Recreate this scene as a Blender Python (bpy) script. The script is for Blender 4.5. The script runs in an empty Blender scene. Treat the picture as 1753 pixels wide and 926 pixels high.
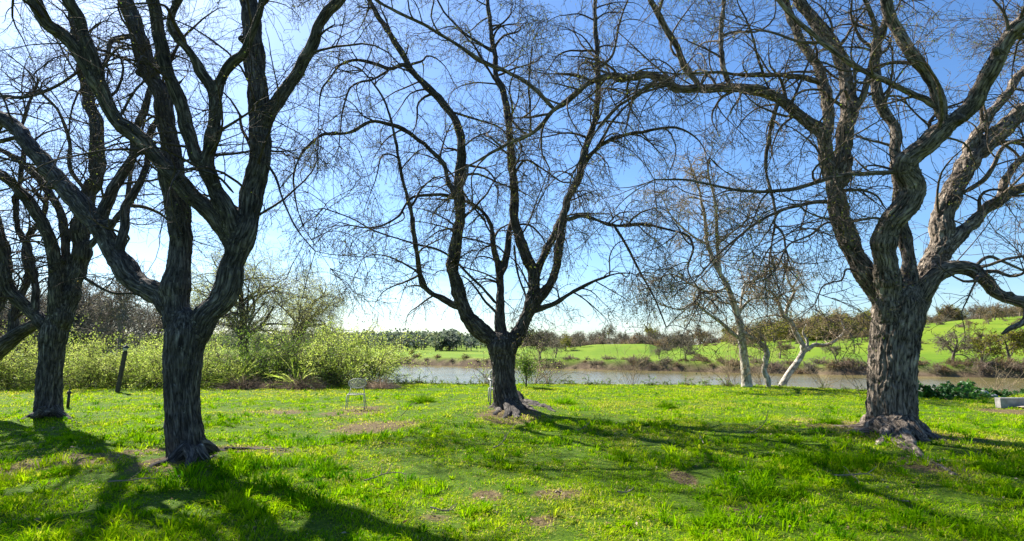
import bpy, math
import numpy as np
R = math.radians
scene = bpy.context.scene
col = scene.collection
rng = np.random.default_rng(7)

# ------------------------------------------------------------------ camera, sky, sun
FPX = 956.0            # focal length in photo pixels (photo is 1753 x 926)
HOR = 590.0            # row of the horizon in the photo
CAMZ = 1.6
PITCH = math.atan((HOR - 463.0) / FPX)
cam = bpy.data.cameras.new("camera")
cam.sensor_width = 36.0
cam.lens = 36.0 * FPX / 1753.0
cam.clip_start = 0.05
cam.clip_end = 6000
camo = bpy.data.objects.new("camera", cam)
camo.location = (0, 0, CAMZ)
camo.rotation_euler = (R(90) + PITCH, 0, 0)
col.objects.link(camo)
scene.camera = camo

SUN_AZ, SUN_EL = -43.0, 42.0      # degrees, azimuth from +Y towards +X
world = bpy.data.worlds.new("World")
scene.world = world
world.use_nodes = True
wn, wl = world.node_tree.nodes, world.node_tree.links
for n in list(wn): wn.remove(n)
wo = wn.new("ShaderNodeOutputWorld"); bg = wn.new("ShaderNodeBackground")
sky = wn.new("ShaderNodeTexSky"); sky.sky_type = 'NISHITA'; sky.sun_disc = False
sky.sun_elevation = R(SUN_EL); sky.sun_rotation = R(SUN_AZ)
sky.air_density = 1.0; sky.dust_density = 0.75; sky.ozone_density = 3.2; sky.altitude = 100
bg.inputs[1].default_value = 0.061
# thin high cloud wisps (drawn by direction in the sky itself)
tc = wn.new("ShaderNodeTexCoord"); mp = wn.new("ShaderNodeMapping"); nz = wn.new("ShaderNodeTexNoise")
mp.inputs["Scale"].default_value = (1.6, 1.6, 7.0); mp.inputs["Location"].default_value = (0.35, 0.1, 0.2)
nz.inputs["Scale"].default_value = 1.7; nz.inputs["Detail"].default_value = 7; nz.inputs["Roughness"].default_value = 0.55
cr = wn.new("ShaderNodeValToRGB")
cr.color_ramp.elements[0].position = 0.53; cr.color_ramp.elements[0].color = (0, 0, 0, 1)
cr.color_ramp.elements[1].position = 0.78; cr.color_ramp.elements[1].color = (0.55, 0.55, 0.55, 1)
mix = wn.new("ShaderNodeMix"); mix.data_type = 'RGBA'
mix.inputs[7].default_value = (9.5, 9.9, 10.4, 1)
hsv = wn.new("ShaderNodeHueSaturation"); hsv.inputs["Saturation"].default_value = 1.12
wl.new(tc.outputs["Generated"], mp.inputs[0]); wl.new(mp.outputs[0], nz.inputs["Vector"])
sep = wn.new("ShaderNodeSeparateXYZ"); wl.new(tc.outputs["Generated"], sep.inputs[0])
low = wn.new("ShaderNodeMapRange"); low.inputs[1].default_value = .34; low.inputs[2].default_value = .10; wl.new(sep.outputs[2], low.inputs[0])
lf = wn.new("ShaderNodeMapRange"); lf.inputs[1].default_value = .45; lf.inputs[2].default_value = -.15; lf.inputs[3].default_value = .15; wl.new(sep.outputs[0], lf.inputs[0])
mm1 = wn.new("ShaderNodeMath"); mm1.operation = 'MULTIPLY'; wl.new(low.outputs[0], mm1.inputs[0]); wl.new(lf.outputs[0], mm1.inputs[1])
mm2 = wn.new("ShaderNodeMath"); mm2.operation = 'MULTIPLY'; wl.new(mm1.outputs[0], mm2.inputs[0]); wl.new(cr.outputs[0], mm2.inputs[1])
wl.new(nz.outputs[0], cr.inputs[0]); wl.new(mm2.outputs[0], mix.inputs[0])
wl.new(sky.outputs[0], hsv.inputs["Color"]); tint = wn.new("ShaderNodeMix"); tint.data_type = 'RGBA'; tint.blend_type = 'MULTIPLY'; tint.inputs[0].default_value = 1.0; tint.inputs[7].default_value = (0.86, 1.0, 1.14, 1)
wl.new(hsv.outputs[0], tint.inputs[6]); wl.new(tint.outputs[2], mix.inputs[6])
wl.new(mix.outputs[2], bg.inputs[0]); wl.new(bg.outputs[0], wo.inputs[0])

sl = bpy.data.lights.new("sun", 'SUN'); sl.energy = 5.0; sl.angle = R(0.5); sl.color = (1.0, 0.95, 0.86)
so = bpy.data.objects.new("sun", sl); col.objects.link(so)
so.rotation_euler = (R(90 - SUN_EL), 0, math.pi - R(SUN_AZ))
so.location = (-20, 20, 30)
vs = scene.view_settings
vs.view_transform = 'Standard'; vs.look = 'None'; vs.gamma = 1.0; vs.exposure = 1.6; vs.use_curve_mapping = False
scene.cycles.max_bounces = 8; scene.cycles.transparent_max_bounces = 8; scene.cycles.use_denoising = True

# ------------------------------------------------------------------ numeric helpers
def _hash(ix, iy, iz):
    h = (ix * 374761393 + iy * 668265263 + iz * 2147483647 * 3) & 0xffffffff
    h = ((h ^ (h >> 13)) * 1274126177) & 0xffffffff
    h = h ^ (h >> 16)
    return (h & 0xffff) / 65535.0
def vnoise(p, seed=0):
    p = np.asarray(p, float); i = np.floor(p).astype(np.int64); f = p - i; f = f * f * (3 - 2 * f)
    x, y, z = i[..., 0] + seed * 131, i[..., 1] + seed * 57, i[..., 2] + seed * 17
    fx, fy, fz = f[..., 0], f[..., 1], f[..., 2]
    def L(a, b, t): return a + (b - a) * t
    c00 = L(_hash(x, y, z), _hash(x + 1, y, z), fx); c10 = L(_hash(x, y + 1, z), _hash(x + 1, y + 1, z), fx)
    c01 = L(_hash(x, y, z + 1), _hash(x + 1, y, z + 1), fx); c11 = L(_hash(x, y + 1, z + 1), _hash(x + 1, y + 1, z + 1), fx)
    return L(L(c00, c10, fy), L(c01, c11, fy), fz) * 2 - 1
def fbm(p, oct=4, seed=0):
    s = 0; a = 0.5; p = np.asarray(p, float)
    for o in range(oct):
        s = s + a * vnoise(p, seed + o); p = p * 2.03; a *= 0.5
    return s
def fb2(x, y, s, oct=3, seed=0): return fbm(np.stack([np.asarray(x) * s, np.asarray(y) * s, np.zeros_like(np.asarray(x, float)) + .37], -1), oct, seed)
def sstep(a, b, x):
    t = np.clip((x - a) / (b - a), 0, 1); return t * t * (3 - 2 * t)
def norm(v): return v / (np.linalg.norm(v, axis=-1, keepdims=True) + 1e-9)

CT, ST = math.cos(PITCH), math.sin(PITCH)
def ray(px, py):
    xc, yc = (px - 876.5) / FPX, -(py - 463.0) / FPX
    d = np.array([xc, CT - yc * ST, ST + yc * CT]); return d / d[1]
def P(px, py, depth):                 # where a photo pixel lies at a given distance ahead
    return np.array([0, 0, CAMZ]) + ray(px, py) * depth
def gdepth(px, py, z=0.0):            # distance of a ground point seen at a pixel
    return (z - CAMZ) / ray(px, py)[2]
def G(px, py, z=0.0): return P(px, py, gdepth(px, py, z))

# ------------------------------------------------------------------ mesh helpers
class MB:
    def __init__(s): s.v = []; s.f = []; s.n = 0; s.a = {}; s.mi = []
    def add(s, v, faces, mat=0, **attrs):
        v = np.asarray(v, float).reshape(-1, 3)
        for f in (faces if isinstance(faces, list) else [faces]):
            f = np.asarray(f, np.int64)
            if f.size: s.f.append(f + s.n); s.mi.append(np.full(len(f), mat, np.int32))
        for k in set(s.a) | set(attrs):
            w = 3 if k == 'bark' else 1
            if k not in s.a: s.a[k] = [np.zeros((s.n, w))]
            x = attrs.get(k, 0.0)
            x = np.asarray(x, float)
            s.a[k].append(np.broadcast_to(x, (len(v), 3)) if w == 3 else np.broadcast_to(x.reshape(-1, 1) if x.ndim else x, (len(v), 1)))
        s.v.append(v); s.n += len(v)
    def box(s, c, size, mat=0, rot=None):
        c = np.asarray(c, float); h = np.asarray(size, float) / 2
        b = min(0.006, h.min() * .3)
        # bevelled box: 24 vertices
        vs = []; 
        for sx in (-1, 1):
            for sy in (-1, 1):
                for sz in (-1, 1):
                    for ax in range(3):
                        q = np.array([sx, sy, sz]) * (h - b); q[ax] = [sx, sy, sz][ax] * h[ax]; vs.append(q)
        vs = np.array(vs)
        def idx(x, y, z, a): return ((x * 2 + y) * 2 + z) * 3 + a
        quads = []; tris = []
        for a in range(3):
            o = [i for i in range(3) if i != a]
            for sg in (0, 1):
                q = []
                for (u, w) in ((0, 0), (1, 0), (1, 1), (0, 1)):
                    t = [0, 0, 0]; t[a] = sg; t[o[0]] = u; t[o[1]] = w; q.append(idx(*t, a))
                quads.append(q)
        for a in range(3):
            o = [i for i in range(3) if i != a]
            for u in (0, 1):
                for w in (0, 1):
                    t0 = [0, 0, 0]; t0[o[0]] = u; t0[o[1]] = w; t1 = list(t0); t1[a] = 1
                    quads.append([idx(*t0, o[0]), idx(*t1, o[0]), idx(*t1, o[1]), idx(*t0, o[1])])
        for x in (0, 1):
            for y in (0, 1):
                for z in (0, 1): tris.append([idx(x, y, z, 0), idx(x, y, z, 1), idx(x, y, z, 2)])
        if rot is not None: vs = vs @ np.asarray(rot).T
        s.add(vs + c, [np.array(quads), np.array(tris)], mat)
    def tube(s, pts, rad, sides=8, mat=0, wob=0.0, **attrs):
        v, f, bk = tube_geo(np.asarray(pts, float), np.broadcast_to(np.asarray(rad, float), (len(pts),)), sides)
        s.add(v, f, mat, bark=bk, **attrs)
    def build(s, name, mats, parent=None, smooth=True, loc=None):
        me = bpy.data.meshes.new(name)
        v = np.concatenate(s.v); me.vertices.add(len(v)); me.vertices.foreach_set("co", v.astype(np.float32).ravel())
        tot = np.concatenate([np.full(len(f), f.shape[1], np.int32) for f in s.f])
        lv = np.concatenate([f.ravel() for f in s.f]).astype(np.int32)
        me.loops.add(len(lv)); me.loops.foreach_set("vertex_index", lv)
        me.polygons.add(len(tot)); st = np.zeros(len(tot), np.int32); st[1:] = np.cumsum(tot)[:-1]
        me.polygons.foreach_set("loop_start", st); me.polygons.foreach_set("loop_total", tot)
        me.polygons.foreach_set("material_index", np.concatenate(s.mi))
        me.polygons.foreach_set("use_smooth", np.full(len(tot), smooth, bool))
        for k, arrs in s.a.items():
            arr = np.concatenate(arrs)
            if k == 'bark':
                at = me.attributes.new('bark', 'FLOAT_VECTOR', 'POINT'); at.data.foreach_set("vector", arr.astype(np.float32).ravel())
            else:
                at = me.attributes.new(k, 'FLOAT', 'POINT'); at.data.foreach_set("value", arr.astype(np.float32).ravel())
        for m in (mats if isinstance(mats, (list, tuple)) else [mats]): me.materials.append(m)
        me.update(calc_edges=True); me.validate()
        o = bpy.data.objects.new(name, me); col.objects.link(o)
        if parent is not None: o.parent = parent
        if loc is not None: o.location = loc
        return o

def frames(p):
    t = np.gradient(p, axis=0); t = norm(t)
    n = np.zeros_like(p)
    r0 = np.array([0, 1.0, 0]) if abs(t[0][1]) < .9 else np.array([1.0, 0, 0])
    u = norm(r0 - t[0] * np.dot(r0, t[0]))
    for i in range(len(p)):
        u = u - t[i] * np.dot(u, t[i]); u = u / (np.linalg.norm(u) + 1e-9); n[i] = u
    return t, n, np.cross(t, n)
def tube_faces(n, s, cap=True):
    i = np.arange(n - 1)[:, None] * s; j = np.arange(s)[None]
    a = i + j; b = i + (j + 1) % s
    return np.stack([a, b, b + s, a + s], -1).reshape(-1, 4)
def tube_geo(p, r, s, disp=None):
    t, n, b = frames(p)
    L = np.concatenate([[0], np.cumsum(np.linalg.norm(np.diff(p, axis=0), axis=1))])
    a = np.arange(s) / s * 2 * math.pi
    dirs = np.cos(a)[None, :, None] * n[:, None] + np.sin(a)[None, :, None] * b[:, None]
    rr = np.repeat(r[:, None], s, 1)
    rm = max(r.max() * .9, .01)
    bk = np.stack([np.cos(a)[None] * np.full((len(p), 1), rm), np.sin(a)[None] * np.full((len(p), 1), rm), np.repeat(L[:, None], s, 1)], -1)
    if disp is not None: rr = disp(rr, a, L, bk)
    v = p[:, None] + dirs * rr[..., None]
    v = v.reshape(-1, 3); bk = bk.reshape(-1, 3)
    f = tube_faces(len(p), s)
    # end caps
    m = len(v); v = np.vstack([v, p[0], p[-1] + t[-1] * r[-1] * .6]); bk = np.vstack([bk, [0, 0, 0], [0, 0, L[-1]]])
    j = np.arange(s); e = (len(p) - 1) * s
    tri = np.concatenate([np.stack([np.full(s, m), (j + 1) % s, j], -1), np.stack([np.full(s, m + 1), e + j, e + (j + 1) % s], -1)])
    return v, [f, tri], bk
def catmull(pts, step):
    pts = np.asarray(pts, float)
    if len(pts) == 2: pts = np.array([pts[0], (pts[0] + pts[1]) / 2, pts[1]])
    q = np.vstack([2 * pts[0] - pts[1], pts, 2 * pts[-1] - pts[-2]]); out = []
    for i in range(1, len(q) - 2):
        d = np.linalg.norm((q[i + 1] - q[i])[:3]); k = max(1, int(math.ceil(d / step)))
        t = (np.arange(k) / k)[:, None]
        out.append(.5 * (2 * q[i] + (q[i + 1] - q[i - 1]) * t + (2 * q[i - 1] - 5 * q[i] + 4 * q[i + 1] - q[i + 2]) * t ** 2 + (3 * q[i] - q[i - 1] - 3 * q[i + 1] + q[i + 2]) * t ** 3))
    out.append(q[-2][None]); return np.vstack(out)
def tubes_batch(mb, pts, r0, r1, sides, mat=0, power=1.0, **attrs):        # pts (B,n,3)
    B, n, _ = pts.shape
    if B == 0: return
    t = norm(np.gradient(pts, axis=1))
    ref = norm(np.cross(t[:, 0], rng.normal(size=(B, 3))))
    u = norm(ref[:, None] - t * np.sum(ref[:, None] * t, -1, keepdims=True)); w = np.cross(t, u)
    a = np.arange(sides) / sides * 2 * math.pi
    k = np.linspace(0, 1, n)[None] ** power
    r = np.asarray(r0).reshape(-1, 1) * (1 - k) + np.asarray(r1).reshape(-1, 1) * k
    v = pts[:, :, None] + (np.cos(a)[None, None, :, None] * u[:, :, None] + np.sin(a)[None, None, :, None] * w[:, :, None]) * r[:, :, None, None]
    f = tube_faces(n, sides)[None] + (np.arange(B) * n * sides)[:, None, None]
    L = np.linalg.norm(np.diff(pts, axis=1), axis=-1); L = np.concatenate([np.zeros((B, 1)), np.cumsum(L, 1)], 1) + rng.uniform(0, 9, (B, 1))
    bk = np.stack([np.broadcast_to(np.cos(a) * .03, (B, n, sides)), np.broadcast_to(np.sin(a) * .03, (B, n, sides)), np.broadcast_to(L[:, :, None], (B, n, sides))], -1)
    at = {}
    for kk, x in attrs.items(): at[kk] = np.repeat(np.broadcast_to(np.asarray(x, float), (B,)), n * sides)
    mb.add(v.reshape(-1, 3), f.reshape(-1, 4), mat, bark=bk.reshape(-1, 3), **at)
def grow(start, d, length, n, droop=0.0, wig=0.2, up=0.0):
    B = len(start); pts = np.zeros((B, n, 3)); pts[:, 0] = start; d = norm(d)
    length = np.broadcast_to(np.asarray(length, float), (B,)); droop = np.broadcast_to(np.asarray(droop, float), (B,))
    bend = rng.normal(size=(B, 3)) * wig * .5
    for i in range(1, n):
        bend = bend * .6 + rng.normal(size=(B, 3)) * wig * .5
        d = d + bend; d[:, 2] += up / n * 2 - droop * (.35 + 1.3 * i / n) * 2.2 / n
        d = norm(d); pts[:, i] = pts[:, i - 1] + d * (length / (n - 1))[:, None]
    return pts
def spawn(pts, per, lo=.2, hi=1.0, spread=.9, fwd=.6, up=0.0):
    """start points, directions, parent index and place along the parent for `per` children of each curve"""
    B, n, _ = pts.shape
    idx = np.repeat(np.arange(B), per); N = len(idx)
    t = rng.uniform(lo, hi, N) * (n - 1); i = np.minimum(t.astype(int), n - 2); f = (t - i)[:, None]
    s = pts[idx, i] * (1 - f) + pts[idx, i + 1] * f
    tg = norm(pts[idx, i + 1] - pts[idx, i])
    side = norm(np.cross(tg, rng.normal(size=(N, 3))))
    d = tg * fwd + side * spread; d[:, 2] += up
    return s, norm(d), idx, t / (n - 1)
def leaves(mb, pos, size, aspect, mat, d=None, tint=None, flat=0.0):
    N = len(pos)
    if N == 0: return
    if d is None: d = rng.normal(size=(N, 3))
    d = norm(d); nrm = rng.normal(size=(N, 3)); nrm[:, 2] += flat
    w = norm(np.cross(d, nrm)); size = np.broadcast_to(np.asarray(size, float), (N,)); l = size[:, None] * d; w = w * (size * aspect)[:, None] * .5
    up = norm(np.cross(w, l)) * (size * .12)[:, None]
    v = np.stack([pos, pos + l * .45 + w + up, pos + l, pos + l * .45 - w + up], 1)
    f = np.arange(N * 4).reshape(N, 4)
    if tint is None: tint = rng.uniform(0, 1, N)
    mb.add(v.reshape(-1, 3), f, mat, tint=np.repeat(tint, 4), bark=np.zeros(3))

def tag(o, label=None, cat=None, group=None, kind=None):
    if label: o['label'] = label
    if cat: o['category'] = cat
    if group: o['group'] = group
    if kind: o['kind'] = kind
    return o
def empty(name, loc, label, cat, group=None, rz=0.0):
    o = bpy.data.objects.new(name, None); col.objects.link(o); o.location = loc; o.rotation_euler = (0, 0, rz)
    o.empty_display_size = .2
    return tag(o, label, cat, group)
kids = {}
def copy_tree(o, parent=None):
    c = o.copy(); col.objects.link(c)
    if parent is not None: c.parent = parent; c.matrix_parent_inverse = o.matrix_parent_inverse
    for ch in list(o.children): copy_tree(ch, c)
    return c

# ------------------------------------------------------------------ materials
def newmat(name):
    m = bpy.data.materials.new(name); m.use_nodes = True; nt = m.node_tree
    for n in list(nt.nodes): nt.nodes.remove(n)
    out = nt.nodes.new("ShaderNodeOutputMaterial")
    return m, nt, out
def N(nt, t, **kw):
    n = nt.nodes.new(t)
    for k, v in kw.items():
        if k in n.inputs: n.inputs[k].default_value = v
        else: setattr(n, k, v)
    return n
def ramp(nt, fac, stops):
    r = nt.nodes.new("ShaderNodeValToRGB"); e = r.color_ramp.elements
    while len(e) < len(stops): e.new(.5)
    for x, (p, c) in zip(e, stops): x.position = p; x.color = (*c, 1)
    nt.links.new(fac, r.inputs[0]); return r
def bark_mat(name, dark, mid, light, sc=14.0, stretch=.16, bump=.6, patch=None):
    m, nt, out = newmat(name); L = nt.links.new
    at = N(nt, "ShaderNodeAttribute", attribute_name="bark")
    mpn = N(nt, "ShaderNodeMapping"); mpn.inputs["Scale"].default_value = (sc, sc, sc * stretch); L(at.outputs["Vector"], mpn.inputs[0])
    n1 = N(nt, "ShaderNodeTexNoise", Scale=1.5, Detail=8.0, Roughness=.7, Distortion=.4); L(mpn.outputs[0], n1.inputs["Vector"])
    v0 = N(nt, "ShaderNodeTexNoise", Scale=.8, Detail=3.0, Roughness=.5, Distortion=.6); L(mpn.outputs[0], v0.inputs["Vector"])
    vs_ = N(nt, "ShaderNodeMath", operation='SUBTRACT'); L(v0.outputs[0], vs_.inputs[0]); vs_.inputs[1].default_value = .5
    v1 = N(nt, "ShaderNodeMath", operation='ABSOLUTE'); L(vs_.outputs[0], v1.inputs[0])
    ml = N(nt, "ShaderNodeMath", operation='MULTIPLY_ADD'); L(v1.outputs[0], ml.inputs[0]); ml.inputs[1].default_value = 1.9; L(n1.outputs[0], ml.inputs[2])
    c = ramp(nt, ml.outputs[0], [(.46, dark), (.72, mid), (1.0, light)])
    geo = N(nt, "ShaderNodeTexCoord"); n2 = N(nt, "ShaderNodeTexNoise", Scale=2.6, Detail=6.0, Roughness=.65); L(geo.outputs["Object"], n2.inputs["Vector"])
    mx = N(nt, "ShaderNodeMix", data_type='RGBA', blend_type='MULTIPLY'); mx.inputs[0].default_value = .8
    c2 = ramp(nt, n2.outputs[0], [(.32, (.45, .43, .42)), (.62, (1.2, 1.15, 1.05))]); L(c.outputs[0], mx.inputs[6]); L(c2.outputs[0], mx.inputs[7])
    res = mx.outputs[2]
    if patch:      # lichen or moss with a shape of its own
        n3 = N(nt, "ShaderNodeTexNoise", Scale=patch[1], Detail=6.0, Roughness=.7); L(geo.outputs["Object"], n3.inputs["Vector"])
        r3 = ramp(nt, n3.outputs[0], [(patch[2], (0, 0, 0)), (patch[2] + .06, (1, 1, 1))])
        m3 = N(nt, "ShaderNodeMix", data_type='RGBA'); L(r3.outputs[0], m3.inputs[0]); L(res, m3.inputs[6]); m3.inputs[7].default_value = (*patch[0], 1); res = m3.outputs[2]
    b = N(nt, "ShaderNodeBsdfPrincipled", Roughness=.92); b.inputs["Specular IOR Level"].default_value = .2
    L(res, b.inputs["Base Color"])
    bp = N(nt, "ShaderNodeBump", Strength=bump, Distance=.025); L(ml.outputs[0], bp.inputs["Height"]); L(bp.outputs[0], b.inputs["Normal"])
    L(b.outputs[0], out.inputs[0]); return m
def leaf_mat(name, stops, trans=.5, gloss=.0, rough=.5):
    m, nt, out = newmat(name); L = nt.links.new
    at = N(nt, "ShaderNodeAttribute", attribute_name="tint")
    oi = N(nt, "ShaderNodeObjectInfo")
    c = ramp(nt, at.outputs["Fac"], stops)
    hs = N(nt, "ShaderNodeHueSaturation"); mr = N(nt, "ShaderNodeMapRange"); L(oi.outputs["Random"], mr.inputs[0]); mr.inputs[3].default_value = .72; mr.inputs[4].default_value = 1.22
    L(mr.outputs[0], hs.inputs["Value"]); L(c.outputs[0], hs.inputs["Color"])
    d = N(nt, "ShaderNodeBsdfDiffuse"); t = N(nt, "ShaderNodeBsdfTranslucent"); mx = N(nt, "ShaderNodeMixShader"); mx.inputs[0].default_value = trans
    L(hs.outputs[0], d.inputs[0]); L(hs.outputs[0], t.inputs[0]); L(d.outputs[0], mx.inputs[1]); L(t.outputs[0], mx.inputs[2])
    res = mx.outputs[0]
    if gloss:
        g = N(nt, "ShaderNodeBsdfGlossy", Roughness=rough); g.inputs[0].default_value = (1, 1, 1, 1); m2 = N(nt, "ShaderNodeMixShader"); m2.inputs[0].default_value = gloss
        L(res, m2.inputs[1]); L(g.outputs[0], m2.inputs[2]); res = m2.outputs[0]
    L(res, out.inputs[0]); return m
def plain_mat(name, c, rough=.6, metal=0.0, vary=.25, sc=6.0, bump=.15):
    m, nt, out = newmat(name); L = nt.links.new
    tcn = N(nt, "ShaderNodeTexCoord"); n = N(nt, "ShaderNodeTexNoise", Scale=sc, Detail=6.0, Roughness=.65); L(tcn.outputs["Object"], n.inputs["Vector"])
    a = tuple(x * (1 - vary) for x in c); b_ = tuple(min(1, x * (1 + vary)) for x in c)
    r = ramp(nt, n.outputs[0], [(.3, a), (.7, b_)])
    b = N(nt, "ShaderNodeBsdfPrincipled", Roughness=rough, Metallic=metal); L(r.outputs[0], b.inputs["Base Color"])
    bp = N(nt, "ShaderNodeBump", Strength=bump, Distance=.02); L(n.outputs[0], bp.inputs["Height"]); L(bp.outputs[0], b.inputs["Normal"])
    L(b.outputs[0], out.inputs[0]); return m

M = {}
M['bark_dark'] = bark_mat('dark_bark', (.018, .016, .016), (.105, .093, .086), (.26, .235, .215), 24, .15, .9, ((.33, .33, .29), 10.0, .655))
M['bark_grey'] = bark_mat('grey_brown_bark', (.033, .026, .021), (.235, .195, .16), (.45, .39, .32), 19, .2, 1.0, ((.22, .20, .08), 5.0, .66))
M['bark_root'] = bark_mat('root_bark', (.025, .019, .013), (.14, .11, .075), (.31, .255, .175), 20, .2, 1.0)
M['twig_dark'] = bark_mat('dark_twig_bark', (.035, .026, .022), (.10, .078, .064), (.20, .17, .14), 30, .3, .2)
M['twig_grey'] = bark_mat('grey_twig_bark', (.06, .045, .035), (.17, .135, .105), (.33, .28, .22), 30, .3, .2)
M['twig_pale'] = bark_mat('pale_grey_twig_bark', (.14, .12, .10), (.25, .22, .185), (.36, .32, .27), 10, .3, .2)
M['syc'] = bark_mat('mottled_white_bark', (.20, .17, .13), (.52, .48, .41), (.74, .70, .62), 7, .45, .25, ((.16, .135, .10), 4.5, .58))
M['twig_tan'] = bark_mat('tan_twig_bark', (.17, .13, .08), (.36, .28, .18), (.52, .43, .29), 30, .3, .2)
M['twig_far'] = bark_mat('far_twig_bark', (.09, .07, .055), (.20, .165, .13), (.32, .27, .21), 10, .3, .2)
M['bud'] = leaf_mat('bud_leaf', [(0, (.20, .15, .05)), (.5, (.24, .25, .05)), (1, (.16, .26, .03))], .45)
M['bud_tan'] = leaf_mat('tan_bud', [(0, (.36, .25, .11)), (.5, (.46, .36, .17)), (1, (.44, .42, .15))], .35)
M['willow'] = leaf_mat('willow_leaf', [(0, (.20, .30, .025)), (.5, (.40, .51, .07)), (1, (.58, .61, .17))], .55, .03, .5)
M['willow_pale'] = leaf_mat('pale_willow_leaf', [(0, (.30, .36, .10)), (.5, (.44, .48, .15)), (1, (.58, .60, .24))], .5)
M['bush'] = leaf_mat('bush_leaf', [(0, (.07, .15, .015)), (.5, (.15, .26, .025)), (1, (.27, .36, .05))], .5, .03, .5)
M['ivy'] = leaf_mat('bramble_leaf', [(0, (.02, .085, .012)), (.55, (.045, .17, .02)), (1, (.11, .26, .035))], .4, .03, .5)
M['dry'] = leaf_mat('dry_stem', [(0, (.17, .12, .085)), (.5, (.30, .22, .16)), (1, (.45, .36, .27))], .3)
M['olive'] = leaf_mat('oak_leaf', [(0, (.13, .14, .025)), (.5, (.27, .27, .035)), (1, (.40, .36, .05))], .45)
M['greyleaf'] = leaf_mat('grey_bud_mist', [(0, (.15, .135, .10)), (.5, (.24, .215, .15)), (1, (.30, .28, .16))], .3)
M['rust'] = leaf_mat('rust_twig_bud', [(0, (.18, .115, .06)), (.5, (.28, .19, .09)), (1, (.33, .27, .10))], .3)
M['conifer'] = leaf_mat('needle', [(0, (.012, .03, .016)), (1, (.03, .065, .03))], .15)
M['farwood'] = leaf_mat('far_crown', [(0, (.09, .13, .11)), (.35, (.15, .17, .14)), (.7, (.16, .22, .12)), (1, (.24, .27, .13))], .5)
M['grass'] = leaf_mat('grass_blade', [(0, (.040, .15, .002)), (.40, (.19, .37, .002)), (.75, (.36, .50, .003)), (.9, (.46, .43, .05)), (1, (.55, .47, .20))], .5)
M['litter'] = leaf_mat('dead_leaf', [(0, (.10, .06, .03)), (.5, (.25, .17, .09)), (1, (.50, .42, .30))], .2)
M['white_plastic'] = plain_mat('weathered_white_plastic', (.36, .36, .31), .6, vary=.3)
M['wood_post'] = plain_mat('weathered_dark_timber', (.055, .045, .036), .85, vary=.4, sc=14)
M['lamp_cap'] = plain_mat('dark_lamp_metal', (.05, .045, .04), .5, .6)
M['lamp_glass'] = plain_mat('frosted_lamp_glass', (.55, .53, .48), .25, vary=.08)
M['concrete'] = plain_mat('pale_concrete', (.30, .28, .25), .9, vary=.35, sc=7)
M['gravel'] = plain_mat('tan_gravel', (.42, .33, .25), .95, vary=.35, sc=40, bump=.5)
M['rock'] = plain_mat('pale_rock', (.30, .29, .26), .9, vary=.35, sc=5, bump=.6)
M['stone_flat'] = plain_mat('mossy_flat_stone', (.15, .16, .11), .95, vary=.4, sc=7, bump=.6)
M['dead_wood'] = bark_mat('bleached_dead_wood', (.17, .13, .10), (.36, .30, .24), (.56, .49, .41), 26, .2, .5)

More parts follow.
